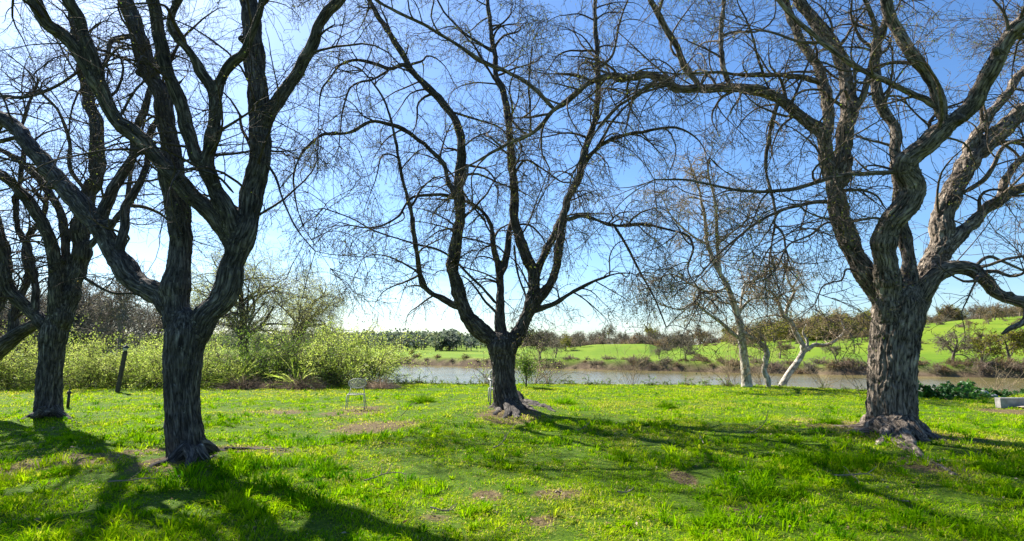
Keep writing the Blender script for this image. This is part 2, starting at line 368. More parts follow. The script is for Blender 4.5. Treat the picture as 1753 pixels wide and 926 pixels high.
# ground: one material, driven by masks stored with the sheet
def ground_mat():
    m, nt, out = newmat('ground_soil_and_turf'); L = nt.links.new
    tcn = N(nt, "ShaderNodeTexCoord")
    dirt = N(nt, "ShaderNodeAttribute", attribute_name="dirt"); bank = N(nt, "ShaderNodeAttribute", attribute_name="bank"); far = N(nt, "ShaderNodeAttribute", attribute_name="far")
    n1 = N(nt, "ShaderNodeTexNoise", Scale=1.3, Detail=8.0, Roughness=.7); n2 = N(nt, "ShaderNodeTexNoise", Scale=22.0, Detail=6.0, Roughness=.75)
    n3 = N(nt, "ShaderNodeTexNoise", Scale=.045, Detail=7.0, Roughness=.62)
    for n in (n1, n2, n3): L(tcn.outputs["Object"], n.inputs["Vector"])
    turf = ramp(nt, n2.outputs[0], [(.34, (.022, .045, .003)), (.50, (.055, .11, .004)), (.62, (.10, .145, .008)), (.76, (.24, .19, .06))])
    soil = ramp(nt, n2.outputs[0], [(.3, (.03, .021, .011)), (.5, (.105, .076, .036)), (.72, (.27, .21, .11))])
    n5 = N(nt, "ShaderNodeTexNoise", Scale=.35, Detail=8.0, Roughness=.7); L(tcn.outputs["Object"], n5.inputs["Vector"])
    mm = N(nt, "ShaderNodeMix", data_type='FLOAT'); mm.inputs[0].default_value = .38; L(n3.outputs[0], mm.inputs[2]); L(n5.outputs[0], mm.inputs[3])
    mead = ramp(nt, mm.outputs[0], [(.30, (.045, .105, .008)), (.45, (.095, .165, .008)), (.58, (.14, .20, .012)), (.72, (.19, .175, .04))])
    n4 = N(nt, "ShaderNodeTexNoise", Scale=.6, Detail=6.0, Roughness=.7); L(tcn.outputs["Object"], n4.inputs["Vector"])
    brown = ramp(nt, n4.outputs[0], [(.3, (.03, .02, .014)), (.5, (.10, .07, .042)), (.7, (.22, .16, .10))])
    ad = N(nt, "ShaderNodeMath", operation='MULTIPLY_ADD'); L(n1.outputs[0], ad.inputs[0]); ad.inputs[1].default_value = 1.1; L(dirt.outputs["Fac"], ad.inputs[2])
    dr = ramp(nt, ad.outputs[0], [(.82, (0, 0, 0)), (1.08, (1, 1, 1))])
    a = N(nt, "ShaderNodeMix", data_type='RGBA'); L(dr.outputs[0], a.inputs[0]); L(turf.outputs[0], a.inputs[6]); L(soil.outputs[0], a.inputs[7])
    b = N(nt, "ShaderNodeMix", data_type='RGBA'); L(far.outputs["Fac"], b.inputs[0]); L(a.outputs[2], b.inputs[6]); L(mead.outputs[0], b.inputs[7])
    c = N(nt, "ShaderNodeMix", data_type='RGBA'); L(bank.outputs["Fac"], c.inputs[0]); L(b.outputs[2], c.inputs[6]); L(brown.outputs[0], c.inputs[7])
    pb = N(nt, "ShaderNodeBsdfPrincipled", Roughness=.95); pb.inputs["Specular IOR Level"].default_value = .1; L(c.outputs[2], pb.inputs["Base Color"])
    bp = N(nt, "ShaderNodeBump", Strength=.7, Distance=.04); L(n2.outputs[0], bp.inputs["Height"]); L(bp.outputs[0], pb.inputs["Normal"])
    L(pb.outputs[0], out.inputs[0]); return m
M['ground'] = ground_mat()
def water_mat():
    m, nt, out = newmat('muddy_river_water'); L = nt.links.new
    tcn = N(nt, "ShaderNodeTexCoord"); mpn = N(nt, "ShaderNodeMapping"); mpn.inputs["Scale"].default_value = (.5, 1.5, 1); mpn.inputs["Rotation"].default_value = (0, 0, R(-30))
    L(tcn.outputs["Object"], mpn.inputs[0])
    n1 = N(nt, "ShaderNodeTexNoise", Scale=.9, Detail=6.0, Roughness=.6); L(mpn.outputs[0], n1.inputs["Vector"])
    n2 = N(nt, "ShaderNodeTexNoise", Scale=.07, Detail=4.0); L(mpn.outputs[0], n2.inputs["Vector"])
    c = ramp(nt, n2.outputs[0], [(.3, (.13, .115, .04)), (.7, (.21, .17, .07))])
    b = N(nt, "ShaderNodeBsdfPrincipled", Roughness=.10, IOR=1.33); b.inputs["Specular IOR Level"].default_value = .5; L(c.outputs[0], b.inputs["Base Color"])
    bp = N(nt, "ShaderNodeBump", Strength=.32, Distance=.22); L(n1.outputs[0], bp.inputs["Height"]); L(bp.outputs[0], b.inputs["Normal"])
    L(b.outputs[0], out.inputs[0]); return m
M['water'] = water_mat()

# ------------------------------------------------------------------ terrain
NEARX = np.array([-260, -60, -30, -14, -8, -5, 0, 5, 10, 13, 15, 18, 30, 60, 150, 400.]);
NEARY = np.array([250, 95, 58, 33, 26, 23, 22.4, 22.3, 21.6, 19.6, 18.3, 17.3, 14, 6, -25, -110.])
FARX = np.array([-900, -300, -80, -25, 2, 34, 45, 60, 150, 400.]); FARY = np.array([520, 330, 160, 113, 95, 77, 72, 66, 32, -60.])
WATER_Z = -2.2
SKX = np.array([-400, 300, 640, 760, 880, 960, 1020, 1100, 1150, 1250, 1320, 1450, 1560, 1640, 1753, 1900, 2200.])
SKYY = np.array([588, 588, 586, 588, 592, 596, 590, 589, 594, 586, 580, 568, 556, 551, 546, 541, 541.])
def near_y(x): return np.interp(x, NEARX, NEARY)
def far_y(x): return np.interp(x, FARX, FARY)
DIRT = []   # (x, y, rx, ry, strength)
for (px, py, rx, ry, s) in [(640, 730, 75, 9, .75), (610, 705, 60, 12, .5), (120, 790, 130, 14, .6), (60, 800, 80, 10, .7), (400, 772, 120, 10, .55), (290, 800, 50, 12, .7),
        (240, 775, 80, 8, .5), (835, 846, 30, 11, .7), (960, 845, 45, 9, .7), (1500, 740, 110, 18, .65), (1590, 800, 60, 18, .5), (870, 712, 60, 12, .6),
        (1170, 820, 22, 14, .6), (1400, 722, 60, 6, .5), (930, 893, 40, 15, .4), (1280, 880, 40, 10, .45), (740, 885, 50, 12, .35), (1740, 705, 40, 9, .9), (1000, 870, 200, 8, .15), (470, 705, 60, 5, .5), (1690, 755, 60, 6, .4), (1100, 735, 60, 6, .35)]:
    g = G(px, py); g2 = G(px + rx, py); g3 = G(px, py - ry)
    DIRT.append((g[0], g[1], abs(g2[0] - g[0]), max(.18, abs(g3[1] - g[1])), min(.95, s * 1.25)))
def dirt_at(x, y):
    d = np.zeros_like(x)
    for (cx, cy, rx, ry, s) in DIRT:
        q = ((x - cx) / rx) ** 2 + ((y - cy) / ry) ** 2
        d = np.maximum(d, s * np.exp(-q * .9))
    return d
TREES_XY = [tuple(G(318, 790)[:2]) + (.5,), tuple(G(868, 705)[:2]) + (.75,), tuple(G(1530, 747)[:2]) + (.85,), tuple(G(82, 719)[:2]) + (.5,)]
def height(x, y):
    x = np.asarray(x, float); y = np.asarray(y, float)
    ny, fy = near_y(x), far_y(x)
    lawn = .05 * fb2(x, y, .55, 3, 3) + .05 * fb2(x, y, 1.9, 3, 5)
    for (tx, ty, tr) in TREES_XY:
        dd = np.hypot(x - tx, y - ty); lawn = lawn + .10 * np.exp(-(dd / (tr * 1.9)) ** 2)
    dn = (y - ny) * .8 - .6 + .5 * fb2(x, y, .7, 2, 8)
    zn = lawn + (WATER_Z - 1.3 - lawn) * sstep(0, 6.5, dn)
    df = (y - fy) * .78 + 1.6 * fb2(x, y, .13, 3, 11)
    rr = np.hypot(x, y); az = x / np.maximum(y, 1e-3)
    pxa = np.where(y > 1, 876.5 + FPX * az, np.where(x > 0, 2200, -400))
    zr_px = np.interp(pxa, SKX, SKYY)
    D = np.where(pxa > 1120, 185., np.where(pxa > 900, 130., 420.))
    D = np.interp(pxa, [-400, 840, 905, 1110, 1140, 2300], [430, 430, 130, 130, 185, 185])
    zr = CAMZ + (HOR - zr_px) / FPX * D
    base = -.75 + .25 * fb2(x, y, .05, 2, 14)
    k = sstep(fy + 6, D, y)
    k = np.where(pxa > 900, k ** .8, k)
    zf = base + (zr - base) * k + (.5 + .9 * sstep(1100, 1300, pxa)) * fb2(x, y, .028, 3, 17) * sstep(0, 25, df)
    zf = np.where(y > D * 1.05, zf - (y - D * 1.05) * .004, zf)
    steep = sstep(-3.0, .8, df)
    zf2 = (WATER_Z - 1.3) + (zf - (WATER_Z - 1.3)) * steep
    mid = (ny + fy) / 2
    return np.where(y < mid, zn, zf2), df, dn, y >= mid
def hz(x, y): return float(height(np.array([x]), np.array([y]))[0][0])

def build_terrain():
    rad = np.concatenate([[.0], np.geomspace(.8, 2600, 760)])
    a1 = np.linspace(R(-62), R(62), 1000); a2 = np.linspace(R(62), R(298), 140)[1:-1]
    ang = np.concatenate([a1, a2]); nr, na = len(rad), len(ang)
    X = rad[:, None] * np.sin(ang)[None]; Y = rad[:, None] * np.cos(ang)[None]
    Z, df, dn, isfar = height(X, Y)
    i = np.arange(nr - 1)[:, None] * na; j = np.arange(na)[None]
    f = np.stack([i + j, i + (j + 1) % na, i + na + (j + 1) % na, i + na + j], -1).reshape(-1, 4)
    far = (isfar).astype(float)
    z0 = Z
    bank = np.where(isfar, 1 - sstep(-.7, .6, df + 1.5 * fb2(X, Y, .25, 3, 23)), sstep(.3, 1.6, dn))
    fac = far.ravel()[f].mean(1) > .5
    V = np.stack([X, Y, Z], -1).reshape(-1, 3)
    D_ = dirt_at(X.ravel(), Y.ravel()) 
    for nm, sel, lab in (('lawn_ground', ~fac, None), ('far_hills', fac, None)):
        ff = f[sel]; u, inv = np.unique(ff, return_inverse=True)
        mb = MB(); mb.add(V[u], inv.reshape(-1, 4), 0, dirt=D_[u], bank=bank.ravel()[u], far=far.ravel()[u])
        o = mb.build(nm, M['ground']); tag(o, kind='structure')
build_terrain()
mb = MB()
w = 1200.
gx = np.linspace(-900, 400, 60); gy0, gy1 = near_y(gx) + .5, far_y(gx) + 8
v = np.concatenate([np.stack([gx, gy0, np.full(60, WATER_Z)], -1), np.stack([gx, gy1, np.full(60, WATER_Z)], -1)])
k = np.arange(59); mb.add(v, np.stack([k, k + 1, k + 61, k + 60], -1))
tag(mb.build('river', M['water'], smooth=False), kind='structure')

# ------------------------------------------------------------------ grass
def patch_field(x, y): return fb2(x, y, .45, 3, 31), fb2(x, y, 1.7, 3, 37)
def blades(mb, x, y, h, lean, az, wid, tint):
    n = len(x); z = height(x, y)[0]
    d = np.stack([np.cos(az), np.sin(az), np.zeros(n)], -1); tw = az + rng.normal(0, .5, n)
    wv = np.stack([-np.sin(tw), np.cos(tw), np.zeros(n)], -1) * (wid * rng.uniform(.6, 1.3, n))[:, None] * .5
    p = np.stack([x, y, z - .008], -1)
    def at_(f, g): return p + np.column_stack([d[:, 0] * h * lean * f, d[:, 1] * h * lean * f, h * g])
    m_ = at_(.33, .58); t_ = at_(1.0, np.maximum(1.0 - .38 * lean ** 1.3, .12))
    v = np.stack([p - wv, p + wv, m_ - wv * .85, m_ + wv * .85, t_], 1).reshape(-1, 3); b = np.arange(n)[:, None] * 5
    mb.add(v, [b + np.array([0, 1, 3, 2]), b + np.array([2, 3, 4])], 0, tint=np.repeat(np.clip(tint, 0, 1), 5))
def build_grass():
    mb = MB()
    #        y0   y1  mat/m2 height width  tufts/m2 blades height width
    bands = [(2.6, 5.0, 3000, .055, .0062, 60, 22, .15, .0095), (5.0, 8.0, 1900, .055, .0080, 40, 20, .14, .0120), (8.0, 12.5, 1100, .055, .0110, 24, 15, .13, .0145),
             (12.5, 17.0, 640, .055, .0135, 12, 11, .115, .015), (17.0, 26.0, 380, .06, .020, 6, 8, .11, .022)]
    for (y0, y1, dens, hgt, wid, td, nb, th, twd) in bands:
        xm = lambda yy: yy * .98 + 1.2
        def scatter(dn):
            n = int((y1 - y0) * 2 * xm(y1) * dn); y = rng.uniform(y0, y1, n); x = rng.uniform(-1, 1, n) * xm(y1)
            k = (np.abs(x) < xm(y)) & (y < near_y(x) + .9 + .5 * fb2(x, y, .8, 2, 4)); return x[k], y[k]
        def trees(x, y):
            q = np.ones(len(x))
            for (tx, ty, tr) in TREES_XY: q = q * np.clip((np.hypot(x - tx, y - ty) - tr * .6) / .2, 0, 1)
            return q
        # matted lower growth
        x, y = scatter(dens); lo, hi = patch_field(x, y); cl = fb2(x, y, 4.0, 2, 43); dd = dirt_at(x, y)
        k = rng.uniform(size=len(x)) < np.clip(1 - 1.05 * dd + .5 * cl, .03, 1) * np.clip(.95 + .7 * cl + .5 * hi, .5, 1) * trees(x, y)
        x, y, lo, hi, cl, dd = x[k], y[k], lo[k], hi[k], cl[k], dd[k]; n = len(x)
        tint = .50 + .40 * lo + .35 * hi + .30 * dd + rng.normal(0, .14, n) + .20 * sstep(9, 19, y); tint = np.minimum(tint, .84)
        dead = rng.uniform(size=n) < np.clip(.07 + .7 * dd + .7 * np.clip(lo - .02, 0, 1), 0, .85); tint[dead] = rng.uniform(.86, 1, dead.sum())
        blades(mb, x, y, hgt * np.clip(.7 + .9 * hi + .8 * cl, .3, 1.7) * rng.uniform(.5, 1.4, n), rng.uniform(.5, 1.7, n), rng.uniform(0, 6.283, n), wid, tint)
        # tufts: blades that arch out of one crown
        x, y = scatter(td); f = fb2(x, y, 1.15, 3, 41); hi = fb2(x, y, 3.1, 2, 47); dd = dirt_at(x, y)
        k = rng.uniform(size=len(x)) < np.clip(.55 + 2.2 * f + 1.0 * hi - .9 * dd, .03, 1) * (trees(x, y) > .9); x, y, f, hi = x[k], y[k], f[k], hi[k]; n = len(x)
        if n == 0: continue
        hh = th * np.clip(.62 + 1.5 * f + .8 * hi, .35, 1.9) * rng.uniform(.65, 1.3, n); tt = .38 + .6 * fb2(x, y, .7, 2, 61) + rng.normal(0, .20, n) + .12 * sstep(9, 18, y) - .12 * np.clip(f, 0, 1)
        i = np.repeat(np.arange(n), nb); N_ = len(i); az = rng.uniform(0, 6.283, N_); rr = hh[i] * .45 * rng.uniform(0, 1, N_) ** .7
        blades(mb, x[i] + np.cos(az) * rr, y[i] + np.sin(az) * rr, hh[i] * rng.uniform(.55, 1.2, N_), .35 + 1.1 * rr / (hh[i] * .45) * rng.uniform(.4, 1.2, N_), az + rng.normal(0, .5, N_), twd, np.minimum(tt[i] + rng.normal(0, .07, N_), .84))
    o = mb.build('grass', M['grass'], smooth=False)
    tag(o, 'sunlit bright green lawn grass covering the foreground', 'grass', kind='stuff')
build_grass()

# ------------------------------------------------------------------ traced trees
def bark_disp(amp, base_flare=0.0, seed=0, lobes=6):
    def f(rr, a, L, bk):
        q = bk * np.array([9, 9, 1.5]) + seed * 3.1
        ridge = 1 - np.abs(vnoise(q, seed)) * 2; ridge2 = 1 - np.abs(vnoise(q * 2.1 + 5, seed + 3)) * 2
        big = fbm(bk * np.array([2.2, 2.2, .9]) + seed, 3, seed + 9)
        out = rr * (1 + .13 * big) + amp * (.65 * ridge + .35 * ridge2)
        if base_flare:
            lob = fbm(np.stack([np.cos(a) * 1.9 + seed, np.sin(a) * 1.9, a * 0], -1), 2, seed + 21)[None] * 1.5
            zz = L[:, None]
            out = out + base_flare * np.exp(-zz / .22) * np.clip(.55 + lob, .1, 1.6) + base_flare * .35 * np.exp(-zz / .7)
        return out
    return f

class Tree:
    def __init__(s, name, label, base, mats, droop=.5, seed=1, cat='tree', group=None, twigmats=None, scale=1.0, voxel=.016, amp=.016, fuse=.05, rootmat=None, bfreq=(19, 5), tsc=.86, stubs=0):
        s.D = gdepth(base[0], base[1], 0.0); s.seed = seed; s.sc = scale; s.voxel = voxel; s.amp = amp; s.fuse = fuse; s.bfreq = bfreq; s.tsc = tsc; s.stubs = stubs
        p = P(base[0], base[1], s.D); s.o = p.copy()
        s.root = empty(name, p, label, cat, group); s.mat = mats; s.tw = twigmats; s.rootmat = rootmat or mats
        s.px = np.zeros((0, 3)); s.limbs = []; s.droop = droop; s.k = 0; s.big = []
    def near(s, x, y):
        if len(s.px) == 0: return s.D
        i = np.argmin((s.px[:, 0] - x) ** 2 + (s.px[:, 1] - y) ** 2); return s.px[i, 2]
    def remember(s, pts, t, dep):
        xs = np.linspace(0, 1, 60)
        s.px = np.vstack([s.px, np.column_stack([np.interp(xs, t, pts[:, 0]), np.interp(xs, t, pts[:, 1]), np.interp(xs, t, dep)])])
    def trunk(s, pts, dd=0.0):
        pts = np.asarray(pts, float); L = np.concatenate([[0], np.cumsum(np.linalg.norm(np.diff(pts[:, :2], axis=0), axis=1))]); t = L / L[-1]
        dep = s.D + dd * t; w = np.array([P(a, b, d) for a, b, d in zip(pts[:, 0], pts[:, 1], dep)])
        q = catmull(np.column_stack([w, s.tsc * pts[:, 2] * dep / FPX]), .04)
        s.big.append((q[:, :3], q[:, 3], 0)); s.remember(pts, t, dep)
    def limb(s, pts, r0, r1, dd=0.0, ext=0.0, rpow=1.0, tw=True, d0=None, up=.15):
        """pts in photo pixels; dd = how many metres the end lies behind (+) or before (-) the start; ext = metres grown on past the frame"""
        pts = np.asarray(pts, float); D0 = s.near(*pts[0]) if d0 is None else d0
        L = np.concatenate([[0], np.cumsum(np.linalg.norm(np.diff(pts, axis=0), axis=1))]); t = L / L[-1]
        dep = D0 + dd * t ** 1.2
        w = np.array([P(a, b, d) for (a, b), d in zip(pts, dep)])
        m0, m1 = s.sc * r0 * D0 / FPX, s.sc * r1 * dep[-1] / FPX
        rad = m0 + (m1 - m0) * t ** rpow
        if ext > 0:
            d = norm(w[-1] - w[-2]); q = w[-1].copy(); n = max(3, int(ext / .5))
            for i in range(n):
                d = norm(d + rng.normal(size=3) * .16 + np.array([0, 0, up * .5])); q = q + d * ext / n
                w = np.vstack([w, q]); rad = np.append(rad, m1 * (1 - (i + 1) / n * .85))
        q = catmull(np.column_stack([w, rad]), max(.04, min(.12, m0 * .6)))
        p, r = q[:, :3], np.maximum(q[:, 3], .004)
        L = np.concatenate([[0], np.cumsum(np.linalg.norm(np.diff(p, axis=0), axis=1))]); env = np.minimum(L / .4, 1)[:, None]
        wob = np.stack([vnoise(np.stack([L * 2.1, L * 0 + s.k, L * 0 + s.seed + c * 7.], -1)) + .5 * vnoise(np.stack([L * 5.3, L * 0 + s.k, L * 0 + s.seed + c * 5.], -1)) for c in range(3)], -1)
        p = p + wob * env * np.clip(r * .42, .010, .032)[:, None]
        r = r * (1 + .16 * vnoise(np.stack([L * 4.2, L * 0 + s.k * 3.3, L * 0 + s.seed], -1))) * (.5 + .5 * sstep(0, 1, L / (2.5 * m0 + .01)))
        if m0 > s.fuse: s.big.append((p, r, 0))
        else:
            v, f, bk = tube_geo(p - s.o, r, int(np.clip(m0 * 300, 6, 16)))
            mb = MB(); mb.add(v, f, 0, bark=bk); mb.build('limb', s.mat, s.root)
        s.remember(pts, t, dep)
        if tw: s.limbs.append((p, r, t))
        s.k += 1
    def roots(s, specs, fuse=True):
        for pts, r0, r1 in specs:
            w = np.array([G(a, b) for a, b in pts]); w[:, 2] = [hz(a, b) for a, b in w[:, :2]]
            m0, m1 = .8 * r0 * s.D / FPX, .7 * r1 * s.D / FPX
            n = len(w); rad = np.linspace(m0, m1, n); w[:, 2] += rad * np.linspace(.15, -.45, n); w[0, 2] += .16 if fuse else 0
            q = catmull(np.column_stack([w, rad]), .03); p, r = q[:, :3], q[:, 3]
            tt = np.arange(len(p)) * .14; p = p + np.stack([vnoise(np.stack([tt, tt * 0 + c * 5 + r0, tt * 0 + s.seed], -1)) for c in range(3)], -1) * r[:, None] * np.array([.5, .5, .12])
            r = r * (1 + .16 * vnoise(np.stack([tt * 1.9, tt * 0 + s.seed, tt * 0 + r0], -1)))
            if fuse: s.big.append((p, r, 1))
            else:
                v, f, bk = tube_geo(p - s.o, r, 20, bark_disp(min(.02, m0 * .22), 0, s.seed + int(r0)))
                mb = MB(); mb.add(v, f, 0, bark=bk); mb.build('root', s.mat, s.root)
    def finish(s):
        """fuse the trunk, its roots and heavy limbs into one skin, then raise the bark ridges on it"""
        for (p, r, kind) in list(s.big[1:]):
            if kind or r[0] < .06: continue
            for _ in range(rng.poisson(s.stubs)):        # old pruning stubs and knots
                i = rng.integers(int(len(p) * .25), max(int(len(p) * .9), int(len(p) * .25) + 1)); t = norm(p[min(i + 1, len(p) - 1)] - p[i - 1]); d = norm(np.cross(t, rng.normal(size=3)) + t * .4)
                ln = r[i] * rng.uniform(1.15, 1.9); q = p[i] + d[None] * np.linspace(0, ln, 6)[:, None]; s.big.append((q, r[i] * rng.uniform(.42, .62) * np.array([1.2, 1.1, 1, .95, .95, .8]), 0))
        mb = MB(); V, I, J = [], [], []
        for k, (p, r, kind) in enumerate(s.big):
            sd = int(np.clip(r.max() * 260, 10, 64)); v, f, bk = tube_geo(p - s.o, r, sd); mb.add(v, f, 0)
            V.append(v[:len(p) * sd]); I.append(np.full(len(p) * sd, k)); J.append(np.repeat(np.arange(len(p)), sd))
        V, I, J = np.concatenate(V), np.concatenate(I), np.concatenate(J)
        o = mb.build('trunk', s.mat, None); md = o.modifiers.new('fuse', 'REMESH'); md.mode = 'VOXEL'; md.voxel_size = s.voxel; md.adaptivity = 0
        ev = o.evaluated_get(bpy.context.evaluated_depsgraph_get()); me = ev.to_mesh()
        n = len(me.vertices); co = np.empty(n * 3, np.float32); me.vertices.foreach_get('co', co); co = co.reshape(-1, 3).astype(float)
        npoly = len(me.polygons); nl = len(me.loops); lv = np.empty(nl, np.int32); me.loops.foreach_get('vertex_index', lv); F = lv.reshape(npoly, 4)
        ed = np.empty(len(me.edges) * 2, np.int32); me.edges.foreach_get('vertices', ed); ed = ed.reshape(-1, 2); ev.to_mesh_clear()
        old = o.data; bpy.data.objects.remove(o); bpy.data.meshes.remove(old)
        deg = np.bincount(ed.ravel(), minlength=n)[:, None]
        for it in range(14):
            av = np.stack([np.bincount(ed[:, 0], co[ed[:, 1], c], n) + np.bincount(ed[:, 1], co[ed[:, 0], c], n) for c in range(3)], -1) / deg
            co = co + (av - co) * (.6 if it % 2 == 0 else (-.35 if it > 7 else .4))
        from mathutils.kdtree import KDTree
        kd = KDTree(len(V))
        for i, v in enumerate(V): kd.insert(v, i)
        kd.balance(); ni = np.array([kd.find(c)[1] for c in co])
        kk, jj = I[ni], J[ni]; bark = np.zeros((n, 3)); rloc = np.zeros(n); isroot = np.zeros(n)
        for k, (p, r, kind) in enumerate(s.big):
            m = kk == k
            if not m.any(): continue
            t, nn, bb = frames(p); L = np.concatenate([[0], np.cumsum(np.linalg.norm(np.diff(p, axis=0), axis=1))]); j = jj[m]; q = co[m] + s.o - p[j]
            x, y, z = (np.sum(q * a[j], -1) for a in (nn, bb, t)); rr = np.hypot(x, y) + 1e-6; rm = np.clip(r[j], .03, 1)
            bark[m] = np.stack([x / rr * rm + k * 3.7, y / rr * rm, L[j] + z], -1); rloc[m] = r[j]; isroot[m] = kind
        fn = np.cross(co[F[:, 1]] - co[F[:, 0]], co[F[:, 2]] - co[F[:, 0]]); nr = np.zeros((n, 3))
        for c in range(4):
            for a in range(3): nr[:, a] += np.bincount(F[:, c], fn[:, a], n)
        nr = norm(nr); fx, fz = s.bfreq
        wv = fbm(bark * np.array([3, 3, 3.]), 2, 4) * .05
        q = (bark + wv[:, None]) * np.array([fx, fx, fz]) + s.seed
        ridge = 1 - 2 * np.abs(vnoise(q, s.seed)) ** .7; ridge2 = 1 - 2 * np.abs(vnoise(q * np.array([2.3, 2.3, 2.6]) + 5, s.seed + 3)) ** .8
        big = fbm(co * 4.0 + s.seed, 3, s.seed + 9)
        A = np.clip(s.amp * np.clip(rloc / .20, .12, 1), .001, .05)
        co = co + nr * (A * (.75 * ridge + .5 * ridge2 - .1) + np.clip(rloc, 0, .3) * (.10 - .06 * isroot) * big)[:, None]
        furrow = np.clip(.5 + .45 * ridge + .25 * ridge2, 0, 1)
        mb = MB(); mb.add(co, [], 0, bark=bark, furrow=furrow); fm = isroot[F].mean(1) > .5
        for mi, sel in ((0, ~fm), (1, fm)):
            if sel.any(): mb.f.append(F[sel].astype(np.int64)); mb.mi.append(np.full(int(sel.sum()), mi, np.int32))
        mb.build('trunk', [s.mat, s.rootmat], s.root)
    def crown(s, per_m=2.6, l2=(.7, 2.2), n3=9, n4=5, l3=(.35, 1.0), l4=(.10, .30), bud=1.2, budsize=(.015, .03), rmin=.0032, skip=.25, rlim=.2, up2=.15, sprouts=0, rmax2=.022, med=0.0, name='crown'):
        mb = MB(); S, Dv, Ln, R0 = [], [], [], []
        for (p, r, t) in s.limbs:
            L = np.concatenate([[0], np.cumsum(np.linalg.norm(np.diff(p, axis=0), axis=1))])
            n = rng.poisson(per_m * L[-1])
            if n < 1: continue
            lo = skip if r[0] > .05 else .08
            u = rng.uniform(lo, 1, n) * L[-1]; i = np.clip(np.searchsorted(L, u) - 1, 0, len(p) - 2)
            ok = (r[i] < rlim) | (rng.uniform(size=n) < .35); i = i[ok]; n = len(i)
            if n == 0: continue
            tg = norm(p[i + 1] - p[i]); sd = norm(np.cross(tg, rng.normal(size=(n, 3))))
            d = tg * .55 + sd * .95; d[:, 2] += up2
            S.append(p[i]); Dv.append(d); Ln.append(rng.uniform(*l2, n) * np.clip(.55 + r[i] * 7, .55, 1.25)); R0.append(np.clip(r[i] * .45, rmin * 1.6, rmax2))
            # the limb's own end breaks into a spray
            if r[-1] < .05:
                m = 5; S.append(np.repeat(p[-1:], m, 0)); Dv.append(norm(p[-1] - p[-2])[None] * .9 + rng.normal(size=(m, 3)) * .5); Ln.append(rng.uniform(*l2, m)); R0.append(np.full(m, max(r[-1] * .7, rmin * 1.5)))
        if med:        # medium boughs between limb and twig
            ms, md_, mr, ml_ = [], [], [], []
            for (p, r, t) in s.limbs:
                L = np.concatenate([[0], np.cumsum(np.linalg.norm(np.diff(p, axis=0), axis=1))]); n = rng.poisson(med * L[-1])
                if n < 1: continue
                i = np.clip(np.searchsorted(L, rng.uniform(.2, 1, n) * L[-1]) - 1, 0, len(p) - 2); tg = norm(p[i + 1] - p[i]); d = tg * .7 + norm(np.cross(tg, rng.normal(size=(n, 3)))) * .9; d[:, 2] += up2
                ms.append(p[i]); md_.append(d); mr.append(np.clip(r[i] * .6, .010, .038)); ml_.append(rng.uniform(1.0, 2.6, n))
            ms, md_, mr, ml_ = map(np.concatenate, (ms, md_, mr, ml_))
            g_ = grow(ms - s.o, md_, ml_, 15, s.droop * rng.uniform(.2, 1.3, len(ms)), .30); k_ = g_[:, :, 2].min(1) + s.o[2] > 1.7; g_, mr = g_[k_], mr[k_]; tubes_batch(mb, g_, mr, .0055, 6, 0)
            s2, d2, i2, t2 = spawn(g_, 4, .2, 1.0, .8, .7, .1); S.append(s2 + s.o); Dv.append(d2); Ln.append(rng.uniform(.5, 1.3, len(s2))); R0.append(np.maximum(mr[i2] * (1 - t2) * .6, rmin * 1.7))
        S, Dv, Ln, R0 = np.concatenate(S) - s.o, np.concatenate(Dv), np.concatenate(Ln), np.concatenate(R0)
        a = grow(S, Dv, Ln, 11, s.droop * rng.uniform(.2, 1.25, len(S)), .23); k_ = a[:, :, 2].min(1) + s.o[2] > 1.25; a, R0 = a[k_], R0[k_]; tubes_batch(mb, a, R0, rmin, 5, 0)
        s3, d3, i3, t3 = spawn(a, n3, .12, 1.0, .85, .65, .1)
        r3 = np.maximum(R0[i3] * (1 - t3) * .6, rmin)
        b = grow(s3, d3, rng.uniform(*l3, len(s3)) * (1.15 - .5 * t3), 7, s.droop * rng.uniform(.1, 1.2, len(s3)), .28); tubes_batch(mb, b, r3, rmin * .8, 3, 0)
        s4, d4, i4, t4 = spawn(b, n4, .15, 1.0, .85, .6, .15)
        c = grow(s4, d4, rng.uniform(*l4, len(s4)), 4, s.droop * .4, .35); tubes_batch(mb, c, np.full(len(c), rmin * .8), rmin * .5, 3, 0)
        if sprouts:
            big = [(p, r) for (p, r, t) in s.limbs if r[0] > .07]; SS = []
            for _ in range(sprouts):
                p, r = big[rng.integers(len(big))]; SS.append(p[rng.integers(int(len(p) * .2), len(p))] - s.o)
            SS = np.array(SS); dd = rng.normal(size=SS.shape) * .45; dd[:, 2] += 1.0
            e = grow(SS, dd, rng.uniform(.6, 2.4, len(SS)), 9, -.1, .10); tubes_batch(mb, e, rng.uniform(.006, .012, len(SS)), .003, 5, 0)
        if bud:
            tip = c[rng.uniform(size=len(c)) < min(1, bud)][:, -1]; leaves(mb, tip, rng.uniform(*budsize, len(tip)), .55, 1)
            if bud > 1:
                k = rng.uniform(size=len(c)) < bud - 1; leaves(mb, c[k][:, 2], rng.uniform(*budsize, k.sum()), .55, 1)
        return mb.build(name, s.tw, s.root, smooth=True)
tw_dark = [M['twig_dark'], M['bud']]; tw_grey = [M['twig_grey'], M['bud']]
EXEC_TREES = True
